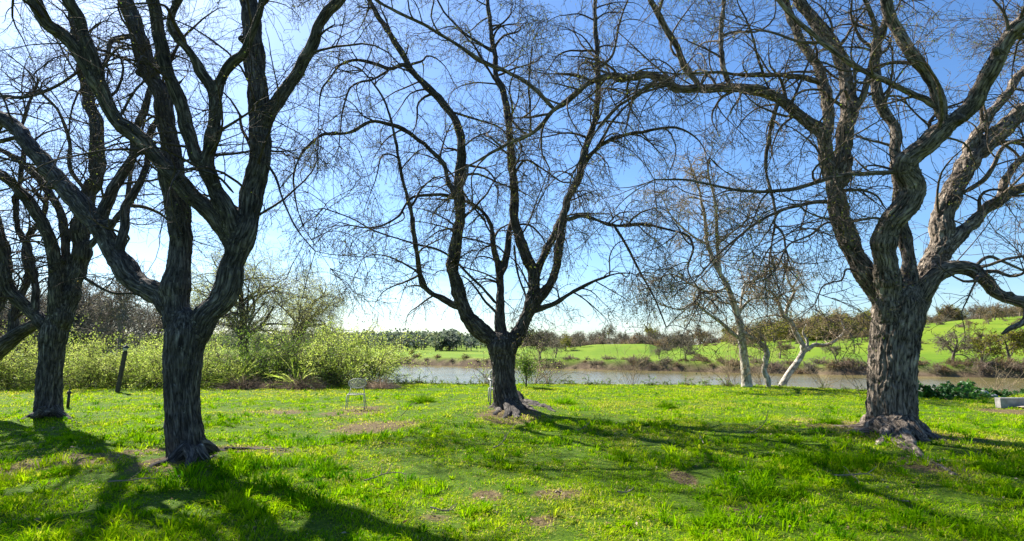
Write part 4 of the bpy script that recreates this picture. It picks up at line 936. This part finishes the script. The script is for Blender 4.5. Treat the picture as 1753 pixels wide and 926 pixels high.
for i, (px, lab) in enumerate([(425, 'dry pinkish straw clump at the foot of the dark willow bushes'), (528, 'dry pinkish straw clump below the mid green bushes'), (655, 'dry straw clump where the bushes end at the river'), (475, 'small dry straw clump between the two larger ones')]):
    o = ds if i == 0 else ds.copy()
    if i: col.objects.link(o)
    D = 21.2; o.location = (at(px, D), D, hz(at(px, D), D)); s = (1, 1, .8, .6)[i]; o.scale = (s,) * 3; o.rotation_euler = (0, 0, i * 1.3); tag(o, lab, 'dry grass')
pf = straw('palm_like_grass', 1.3, .8, 60, M['willow'], 1.0, .05)
for i, (px, lab) in enumerate([(408, 'fan of long pale blades among the dark bushes, left one'), (517, 'fan of long pale blades above the right straw clump')]):
    o = pf if i == 0 else pf.copy()
    if i: col.objects.link(o)
    D = 21.5; o.location = (at(px, D), D, .1); o.rotation_euler = (0, 0, i * 2); tag(o, lab, 'tall grass')
gt = straw('grass_tuft', .36, .8, 420, M['grass'], .8, .012)
gt.data.attributes['tint'].data.foreach_set('value', np.repeat(rng.uniform(.02, .42, 420), 10).astype(np.float32))
for i, (px, py, s, lab) in enumerate([(725, 690, 1.0, 'dark green grass tuft on the lawn left of the centre tree'), (966, 692, .9, 'dark green grass tuft just right of the centre tree roots'), (1140, 697, .75, 'dark green grass tuft on the lawn below the sycamores'), (100, 815, .55, 'bright tall grass tuft in the left foreground'), (560, 805, .5, 'dark grass tuft right of the nearest trunk'), (1420, 728, .7, 'green grass tuft left of the big root flare')]):
    o = gt if i == 0 else gt.copy()
    if i: col.objects.link(o)
    g = G(px, py); o.location = (g[0], g[1], hz(g[0], g[1])); o.scale = (s,) * 3; o.rotation_euler = (0, 0, i * 1.1); tag(o, lab, 'grass tuft')
# green bramble bush, rocks and blossom at right
iv = Kind(bush_proto('bramble_bush', .95, 1.8, [M['dry'], M['ivy']], n=40, per=10, nleaf=12, leaf=(.07, .14), aspect=.75, droop=1.1, lean=1.0, r0=.014))
for (px, D, s, lab) in [(1590, 17.6, .95, 'dark green bramble bush against the right side of the big trunk'), (1635, 18.0, .95, 'dark green bramble bush between the big trunk and the pale rocks'), (1698, 18.2, .50, 'dark green bramble bush just behind the pale rocks'), (1758, 19.0, .60, 'dark green bramble bush behind the concrete kerb at the right edge')]:
    iv.put(at(px, D), D, s, rng.uniform(0, 6), lab, 'bush', z=-.05)
def rock(loc, s, label, name='rock', flat=1.0, seed=0):
    bm_n = 26; u = np.linspace(0, math.pi, bm_n); a = np.arange(40) / 40 * 2 * math.pi
    d = np.stack([np.sin(u)[:, None] * np.cos(a), np.sin(u)[:, None] * np.sin(a), np.broadcast_to(np.cos(u)[:, None], (bm_n, 40))], -1)
    r = 1 + .35 * fbm(d * 1.5 + seed * 9.7, 4, seed)
    v = (d * r[..., None] * np.array([1, .8, .6 * flat]) * s).reshape(-1, 3)
    mb = MB(); mb.add(v, tube_faces(bm_n, 40)); o = mb.build(name, M['rock'], loc=loc); tag(o, label, 'rock'); return o
for i, (px, py, s, lab) in enumerate([(1655, 672, .20, 'largest pale rock at the foot of the bramble bush'), (1676, 677, .24, 'pale rock leaning right of the largest one'), (1625, 676, .11, 'small pale rock in the grass left of the others'), (1700, 680, .13, 'small pale rock nearest the concrete kerb')]):
    g = G(px, py); rock((g[0], g[1], hz(g[0], g[1]) + s * .2), s, lab, seed=i)
g = G(888, 806); rock((g[0], g[1], hz(g[0], g[1])), .19, 'flat grey stone lying in the grass in the middle foreground', 'flat_stone', .22, 7); bpy.data.objects['flat_stone'].data.materials[0] = M['stone_flat']; bpy.data.objects['flat_stone'].location.z -= .03
# concrete kerb and gravel path at the right edge
g = G(1714, 697); kb = MB(); x0, y0 = g[0], g[1]
kb.box((x0 + 2.0, y0 + .09, .10), (4.0, .18, .26)); ko = kb.build('concrete_kerb', M['concrete'], smooth=False); tag(ko, 'low pale concrete kerb at the right edge above the gravel', 'kerb')
n = 40; xs = np.linspace(0, 5, n); far_e = np.full(n, y0 - .01); near_e = y0 - .25 - np.minimum(xs * .55, 2.2) + .12 * vnoise(np.stack([xs * 2, xs * 0, xs * 0], -1))
rows = 14; tt = np.linspace(0, 1, rows)[:, None]
X_ = np.repeat((x0 + .25 + xs)[None], rows, 0); Y_ = far_e[None] * (1 - tt) + near_e[None] * tt
Z_ = height(X_, Y_)[0] + .05
mb = MB(); ii = (np.arange(rows - 1)[:, None] * n + np.arange(n - 1)[None]).reshape(-1); mb.add(np.stack([X_, Y_, Z_], -1).reshape(-1, 3), np.stack([ii, ii + n, ii + n + 1, ii + 1], -1)); tag(mb.build('gravel_path', M['gravel']), kind='structure')

# ------------------------------------------------------------------ furniture
def lamp_post(px, pyb, pyt):
    D = gdepth(px, pyb); p = P(px, pyb, D); h = (pyb - pyt) / FPX * D
    o = empty('lamp_post', (p[0], p[1], hz(p[0], p[1])), 'leaning dark wooden lamp post with small lantern, before the willow bushes', 'lamp post')
    mb = MB(); mb.box((0, 0, h * .42), (.11, .11, h * .88)); mb.build('post', M['wood_post'], o, smooth=False)
    z = h * .86
    mb = MB(); mb.tube([(0, 0, z), (0, 0, z + .03), (0, 0, z + .031), (0, 0, z + .05)], [.075, .08, .06, .055], 16); mb.build('lantern_base', M['lamp_cap'], o)
    mb = MB(); mb.tube([(0, 0, z + .05), (0, 0, z + .10), (0, 0, z + .15)], [.055, .068, .075], 16); mb.build('lantern_glass', M['lamp_glass'], o)
    mb = MB(); mb.tube([(0, 0, z + .15), (0, 0, z + .165), (0, 0, z + .20), (0, 0, z + .235), (0, 0, z + .25)], [.11, .105, .07, .03, .012], 16); mb.build('lantern_cap', M['lamp_cap'], o)
    o.rotation_euler = (0, R(6), 0); return o
lamp_post(201, 671, 594)
D = gdepth(116, 697); p = P(116, 697, D)
o = empty('path_light', (p[0], p[1], hz(p[0], p[1])), 'short black path light standing in grass beside the leftmost full trunk', 'path light')
mb = MB(); mb.tube([(0, 0, -.05), (0, 0, .34)], [.035, .033], 14); mb.build('post', M['lamp_cap'], o)
mb = MB(); mb.tube([(0, 0, .34), (0, 0, .36), (0, 0, .40), (0, 0, .42)], [.05, .055, .05, .02], 14); mb.build('cap', M['lamp_cap'], o)
mb = MB(); mb.tube([(0, 0, .42), (0, 0, .48)], [.012, .008], 10); mb.build('finial', M['lamp_cap'], o)

def slat_chair(x, y, rz):
    o = empty('garden_chair', (x, y, hz(x, y)), 'white slatted garden chair half hidden behind the centre tree trunk', 'chair', rz=rz)
    W, Dp, hs, hb = .54, .5, .40, .86; m = M['white_plastic']
    mb = MB()
    for k in range(6): mb.box((0, -Dp / 2 + .045 + k * .082, hs), (W - .06, .066, .022))
    mb.build('seat', m, o, smooth=False)
    mb = MB()
    for sx in (-1, 1): mb.tube([(sx * (W / 2 - .05), Dp / 2, hs - .02), (sx * (W / 2 - .05), Dp / 2 + .05, hs + .25), (sx * (W / 2 - .06), Dp / 2 + .11, hb - .05), (sx * (W / 2 - .12), Dp / 2 + .12, hb)], .016, 10)
    mb.tube([(-(W / 2 - .12), Dp / 2 + .12, hb), (0, Dp / 2 + .125, hb + .015), ((W / 2 - .12), Dp / 2 + .12, hb)], .016, 10)
    for k in range(7): mb.box((0, Dp / 2 + .02 + k * .014, hs + .05 + k * .058), (W - .12, .014, .034))
    mb.build('backrest', m, o, smooth=False)
    for sx in (-1, 1):
        for sy in (-1, 1):
            mb = MB(); mb.tube([(sx * (W / 2 - .02), sy * (Dp / 2 - .02), hs + (.22 if sy < 0 else 0)), (sx * (W / 2), sy * Dp / 2 * 1.05, .0)], [.02, .017], 10); mb.build('leg', m, o)
        mb = MB(); mb.box((sx * (W / 2 - .01), .02, hs + .23), (.05, Dp + .06, .022)); mb.build('armrest', m, o, smooth=False)
D = 14.6; slat_chair(at(856, D), D, R(8))
def wire_chair(x, y, rz):
    o = empty('patio_chair', (x, y, hz(x, y)), 'thin pale patio chair with an oval mesh back, standing alone on the lawn', 'chair', rz=rz)
    m = M['white_plastic']
    a = np.linspace(0, 2 * math.pi, 33); ov = np.stack([np.cos(a) * .22, .2 + 0 * a, .62 + np.sin(a) * .12], -1)
    mb = MB(); mb.tube(ov, .011, 8); fr = mb.build('backrest', m, o)
    mb = MB()
    for k in np.linspace(-.2, .2, 23):
        hh = .12 * math.sqrt(max(0, 1 - (k / .22) ** 2)); mb.tube([(k, .2, .62 - hh), (k, .2, .62), (k, .2, .62 + hh)], .0022, 4)
    for k in np.linspace(-.1, .1, 11):
        ww_ = .22 * math.sqrt(max(0, 1 - (k / .12) ** 2)); mb.tube([(-ww_, .2, .62 + k), (0, .2, .62 + k), (ww_, .2, .62 + k)], .0022, 4)
    mb.build('back_mesh', m, fr)
    mb = MB()
    for k in np.linspace(-.19, .19, 9): mb.tube([(k, -.2, .37), (k, 0, .365), (k, .2, .37)], .006, 6)
    mb.tube([(-.2, -.2, .37), (.2, -.2, .37), (.2, .2, .37), (-.2, .2, .37), (-.2, -.2, .37)], .011, 8); mb.build('seat', m, o)
    for sx in (-1, 1):
        mb = MB(); mb.tube([(sx * .15, .2, .52), (sx * .19, .19, .37), (sx * .24, .24, 0)], .011, 8); mb.build('leg', m, o)
        mb = MB(); mb.tube([(sx * .2, -.2, .37), (sx * .23, -.23, 0)], .011, 8); mb.build('leg', m, o)
p = G(609, 700); wire_chair(p[0], p[1], R(10))
# fallen twigs
for i, (px, py, ln, rz, lab) in enumerate([(660, 826, .5, .5, 'pale curved twig in the grass left of the flat stone'), (875, 772, .55, .1, 'pale twig lying below the centre tree'), (1310, 745, .7, .3, 'long pale twig in the shadow left of the big tree'), (700, 720, .5, .1, 'thin twig lying near the bare patch left of the centre tree'), (1470, 830, .5, -.8, 'pale twig in the grass below the big tree'), (230, 830, .5, .6, 'pale twig left of the nearest trunk shadow'), (1210, 760, .4, 1.0, 'short pale twig among the shadow bands in mid lawn'), (500, 770, .45, .4, 'pale twig beside the surface root'), (1000, 740, .35, -.3, 'small pale twig right of the centre tree'), (1080, 850, .30, .2, 'pale twig in the grass in the right of centre foreground'), (960, 846, .26, 1.1, 'twig lying on the bare patch in the foreground'), (760, 880, .3, -.4, 'twig at the tip of the nearest tree shadow'), (1560, 860, .35, .9, 'twig in the grass below the big root'), (150, 770, .5, .1, 'grey twig on the bare soil left of the nearest trunk'), (1330, 870, .3, .5, 'twig in the lower right foreground grass')]):
    g = G(px, py); mb = MB()
    c = grow(np.array([[-ln / 2, 0, .02]]), np.array([[1, .25, .04]]), ln, 8, .05, .25); tubes_batch(mb, c, np.array([.009]), .004, 6)
    s4, d4, _, _ = spawn(c, 3, .3, .9, .8, .6, .1); e = grow(s4, d4, ln * .3, 5, .2, .2); tubes_batch(mb, e, np.full(3, .005), .002, 5)
    o = mb.build('fallen_twig', M['dead_wood'], loc=(g[0], g[1], hz(g[0], g[1]) + .025)); o.rotation_euler = (0, 0, rz); tag(o, lab, 'twig')
# dead leaves scattered over the lawn
n = 9000; yy = rng.uniform(2.8, 16, n) ; xx = rng.uniform(-1, 1, n) * (yy * .95 + 1); pr = .16 + dirt_at(xx, yy) * 1.2 + .3 * np.clip(fb2(xx, yy, .6, 2, 51), 0, 1)
k = rng.uniform(size=n) < pr * 1.3; xx, yy = xx[k], yy[k]; pos = np.stack([xx, yy, height(xx, yy)[0] + rng.uniform(.006, .04, len(xx))], -1); mb = MB()
dd = rng.normal(size=(len(xx), 3)); dd[:, 2] *= .2; leaves(mb, pos, rng.uniform(.02, .06, len(xx)), .6, 0, dd, flat=2.5)
tag(mb.build('dead_leaf_litter', M['litter']), 'scattered dead leaves lying in the grass', 'leaf litter', kind='stuff')

# ------------------------------------------------------------------ far bank and hills
oak_grey = [Kind(bare_tree_proto('bare_oak', 6.0, 1.1, M['twig_far'], [M['twig_far'], M['greyleaf']], bud=1.6, budsize=(.12, .25), nl=9, n2=9, n3=7, rmin=.03)) for _ in range(3)]
oak_rust = [Kind(bare_tree_proto('rusty_oak', 6.0, 1.2, M['twig_far'], [M['twig_far'], M['rust']], bud=2.6, budsize=(.12, .26), nl=9, n2=9, n3=7, rmin=.03)) for _ in range(2)]
oak_olive = [Kind(bare_tree_proto('leafing_oak', 6.0, 1.2, M['twig_far'], [M['twig_far'], M['olive']], bud=4.0, budsize=(.14, .30), nl=9, n2=9, n3=7, rmin=.03)) for _ in range(2)]
shr = [Kind(bush_proto('bank_shrub', 2.2, 2.4, [M['twig_far'], mm], n=30, per=8, nleaf=5, leaf=(.1, .22), aspect=.5, rmin=.02, r0=.03, droop=.7, lean=.8)) for mm in (M['rust'], M['dry'], M['greyleaf'])]
def sky_z(px, D): return None
def bankpt(px, off):
    # point on the far bank seen in column px, `off` metres behind the waterline
    lo, hi = 20., 600.
    for _ in range(50):
        m = (lo + hi) / 2
        if m - far_y(at(px, m)) > off: hi = m
        else: lo = m
    return at(px, lo), lo
# shrubs along the waterline of the far bank
cnt = 0
for px in np.arange(690, 1790, 8.5):
    if 1005 < px < 1020: continue
    x, y = bankpt(px + rng.uniform(-6, 6), rng.uniform(-1.0, 2.0)); c = rng.integers(3)
    if px < 860 and rng.uniform() < .55: continue
    s = rng.uniform(.25, .68); s *= 1.0 if px > 1300 else .85
    shr[c].put(x, y, s, rng.uniform(0, 6), ['rust brown bare shrub on the far river bank', 'straw coloured dry shrub on the far river bank', 'grey bare shrub on the far river bank'][c], 'shrub', ['rust shrubs on the far bank', 'straw shrubs on the far bank', 'grey shrubs on the far bank'][c], z=max(WATER_Z, hz(x, y)) - .15)
# trees in the meadow and on the bank that can be told apart
def tree_at(K, px, pyb, pyt, off, label, group=None, cat='tree', D=None):
    x, y = bankpt(px, off) if D is None else (at(px, D), D)
    z = hz(x, y); h = max(1.5, (CAMZ + (HOR - pyt) / FPX * y) - z)
    return K.put(x, y, h / 5.0, rng.uniform(0, 6.28), label, cat, group, z=z)
tree_at(oak_grey[0], 925, 625, 575, 3, 'grey bare oak on the far bank right of the centre tree')
tree_at(oak_grey[1], 950, 620, 582, 8, 'grey bare tree beside the oak right of the centre tree')
tree_at(oak_olive[0], 968, 620, 572, 26, 'rounded green tinged oak at the crest of the far meadow')
tree_at(oak_grey[2], 992, 600, 570, 34, 'thin bare tree at the crest of the far meadow')
tree_at(oak_grey[1], 1170, 615, 585, 6, 'bare grey tree at the bank between two meadow rises')
tree_at(oak_grey[0], 1125, 610, 592, 8, 'small bare grey tree left of the second meadow rise')
tree_at(oak_olive[1], 1720, 635, 558, 7, 'yellow leafing oak at the right edge on the far bank')
tree_at(oak_olive[0], 1670, 638, 562, 6, 'broad yellow leafing oak beyond the bramble bush')
tree_at(oak_grey[2], 1622, 640, 558, 3, 'leaning bare grey tree just right of the big trunk on the far bank')
tree_at(oak_olive[1], 1753, 635, 575, 9, 'small yellow leafing oak cut by the right edge')
tree_at(oak_grey[0], 1425, 632, 585, 12, 'pale bare round bush tree on the slope left of the big trunk')
tree_at(oak_rust[0], 1330, 620, 580, 16, 'rusty bare oak on the slope behind the leaning sycamore')
# rusty oak belt on the right hill and grey oaks on its crest
for i in range(60):
    px = 1290 + i * 6.6 + rng.uniform(-6, 6) if i < 28 else rng.uniform(1240, 1500)
    D = rng.uniform(125, 160); K = oak_rust[i % 2] if rng.uniform() < .5 else oak_olive[i % 2]
    x = at(px, D); z = hz(x, D)
    K.put(x, D, rng.uniform(.8, 1.5) * (1.3 if 1380 < px < 1500 else 1), rng.uniform(0, 6.28), 'rusty or greenish oak in the belt of trees on the right hill', 'tree', 'oak belt on the right hill', z=z - rng.uniform(.2, 1.2), sz=rng.uniform(.65, 1.3))
for i in range(95):
    px = rng.uniform(1100, 1880); D = rng.uniform(178, 205); x = at(px, D); z = hz(x, D)
    K = [oak_grey[0], oak_grey[1], oak_olive[1], oak_rust[0], oak_olive[0]][rng.integers(5)]
    K.put(x, D, rng.uniform(.9, 1.6), rng.uniform(0, 6.28), 'oak standing on the crest of the hill across the river', 'tree', 'oaks on the hill crest', z=z - rng.uniform(.2, 1.5), sz=rng.uniform(.7, 1.5))
for i in range(55):
    px = rng.uniform(880, 1180); D = rng.uniform(140, 190); x = at(px, D); z = hz(x, D)
    oak_grey[i % 3].put(x, D, rng.uniform(.5, .95), rng.uniform(0, 6.28), 'bare grey oak behind the far meadow rise', 'tree', 'oaks behind the meadow rise', z=z - rng.uniform(0, .8), sz=rng.uniform(.5, 1.1))
for (px, D, s) in [(1655, 118, .45), (1735, 112, .4), (1440, 118, .6), (1575, 150, .8), (1675, 160, .7), (1500, 120, .5), (1700, 145, .9), (1745, 165, .9), (1690, 130, .5), (1600, 140, .5), (1725, 150, .6), (1470, 110, .5), (1490, 140, .6)]:
    oak_rust[0].put(at(px, D), D, s, rng.uniform(0, 6), 'scattered small oak on the open green slope across the river', 'tree', 'scattered oaks on the open slope', z=hz(at(px, D), D))
for i in range(70):
    px = rng.uniform(900, 1860); D = rng.uniform(172, 190) if px > 1140 else rng.uniform(128, 150); c = rng.integers(3)
    shr[c].put(at(px, D), D, rng.uniform(.6, 1.6), rng.uniform(0, 6.28), 'low scrub under the trees along the crest across the river', 'shrub', 'scrub along the crest across the river', z=hz(at(px, D), D) - .2)
for i in range(45):
    px = rng.uniform(1180, 1800); D = rng.uniform(80, 170); y0 = bankpt(px, 3)[1]
    if D < y0 + 2: continue
    c = rng.integers(3); shr[c].put(at(px, D), D, rng.uniform(.25, .7), rng.uniform(0, 6.28), 'small scrub bush dotted on the green slope across the river', 'shrub', 'scrub dotted on the far slope', z=hz(at(px, D), D) - .1)
# wooded ridge far left: reads as one mass
def far_wood():
    mb = MB(); n = 1900
    px = rng.uniform(-500, 930, n); D = rng.uniform(175, 470, n) ; x = (px - 876.5) / FPX * D
    ok = (D > far_y(x) + 30); x, D = x[ok], D[ok]; z = height(x, D)[0]; h = rng.uniform(4.0, 7.5, len(x)); 
    n = len(x); m = 70; u = rng.normal(size=(n, m, 3)); u = norm(u) * (rng.uniform(.3, 1, (n, m, 1)) ** .5)
    c = np.stack([x, D, z + h * .58], -1)[:, None] + u * np.stack([h * .48, h * .48, h * .42], -1)[:, None]
    tint = np.clip(rng.uniform(0, 1, (n, 1)) + rng.normal(0, .12, (n, m)), 0, 1)
    leaves(mb, c.reshape(-1, 3), rng.uniform(.7, 1.5, n * m), .8, 0, tint=tint.reshape(-1))
    p = np.stack([np.stack([x, D, z - .2], -1), np.stack([x, D, z + h * .6], -1)], 1); tubes_batch(mb, p, h * .035, h * .015, 4, 1)
    tag(mb.build('far_wood', [M['farwood'], M['twig_far']]), 'far wooded ridge beyond the river at left', 'wood', kind='stuff')
far_wood()
def conifer_proto():
    root = bpy.data.objects.new('conifer', None); col.objects.link(root); h = 10.
    mb = MB(); mb.tube([(0, 0, -.2), (0, 0, h * .5), (0, 0, h)], [.25, .15, .03], 8); mb.build('trunk', M['bark_dark'], root)
    mb = MB(); n = 900; t = rng.uniform(.08, 1, n); a = rng.uniform(0, 6.28, n); r = (1 - t) * h * .22 * rng.uniform(.3, 1, n)
    pos = np.stack([np.cos(a) * r, np.sin(a) * r, t * h], -1); d = np.stack([np.cos(a), np.sin(a), np.full(n, -.25)], -1); leaves(mb, pos, rng.uniform(.5, .95, n), .35, 0, d, flat=2); mb.build('crown', M['conifer'], root); return root
cf = Kind(conifer_proto())
for i, (px, pt, lab) in enumerate([(622, 570, 'single dark conifer left of the trio on the far ridge'), (629, 565, 'tallest dark conifer on the far ridge'), (634, 567, 'dark conifer beside the tallest on the far ridge'), (642, 568, 'dark conifer right of the tallest on the far ridge'), (653, 572, 'small dark conifer at the right end of the ridge group'), (535, 567, 'dark conifer on the far ridge above the green bushes')]):
    D = 440.; x = at(px, D); z = hz(x, D); h = CAMZ + (HOR - pt) / FPX * D - z; cf.put(x, D, h / 10, i, lab, 'conifer', z=z)
bt = Kind(copy_tree(thick[0].p)); bt.p.name = 'bare_tree'
bt.put(at(578, 60), 60, .55, 1.1, 'lone fine twigged bare tree rising above the yellow green bushes', 'tree', z=0)
tree_at(oak_olive[0], 707, 622, 600, 2, 'small dark green tree on the far bank left of the centre tree')

for k in KINDS:                       # a kind that found no place is taken away again
    if not k.used:
        for ch in list(k.p.children): bpy.data.objects.remove(ch)
        bpy.data.objects.remove(k.p)
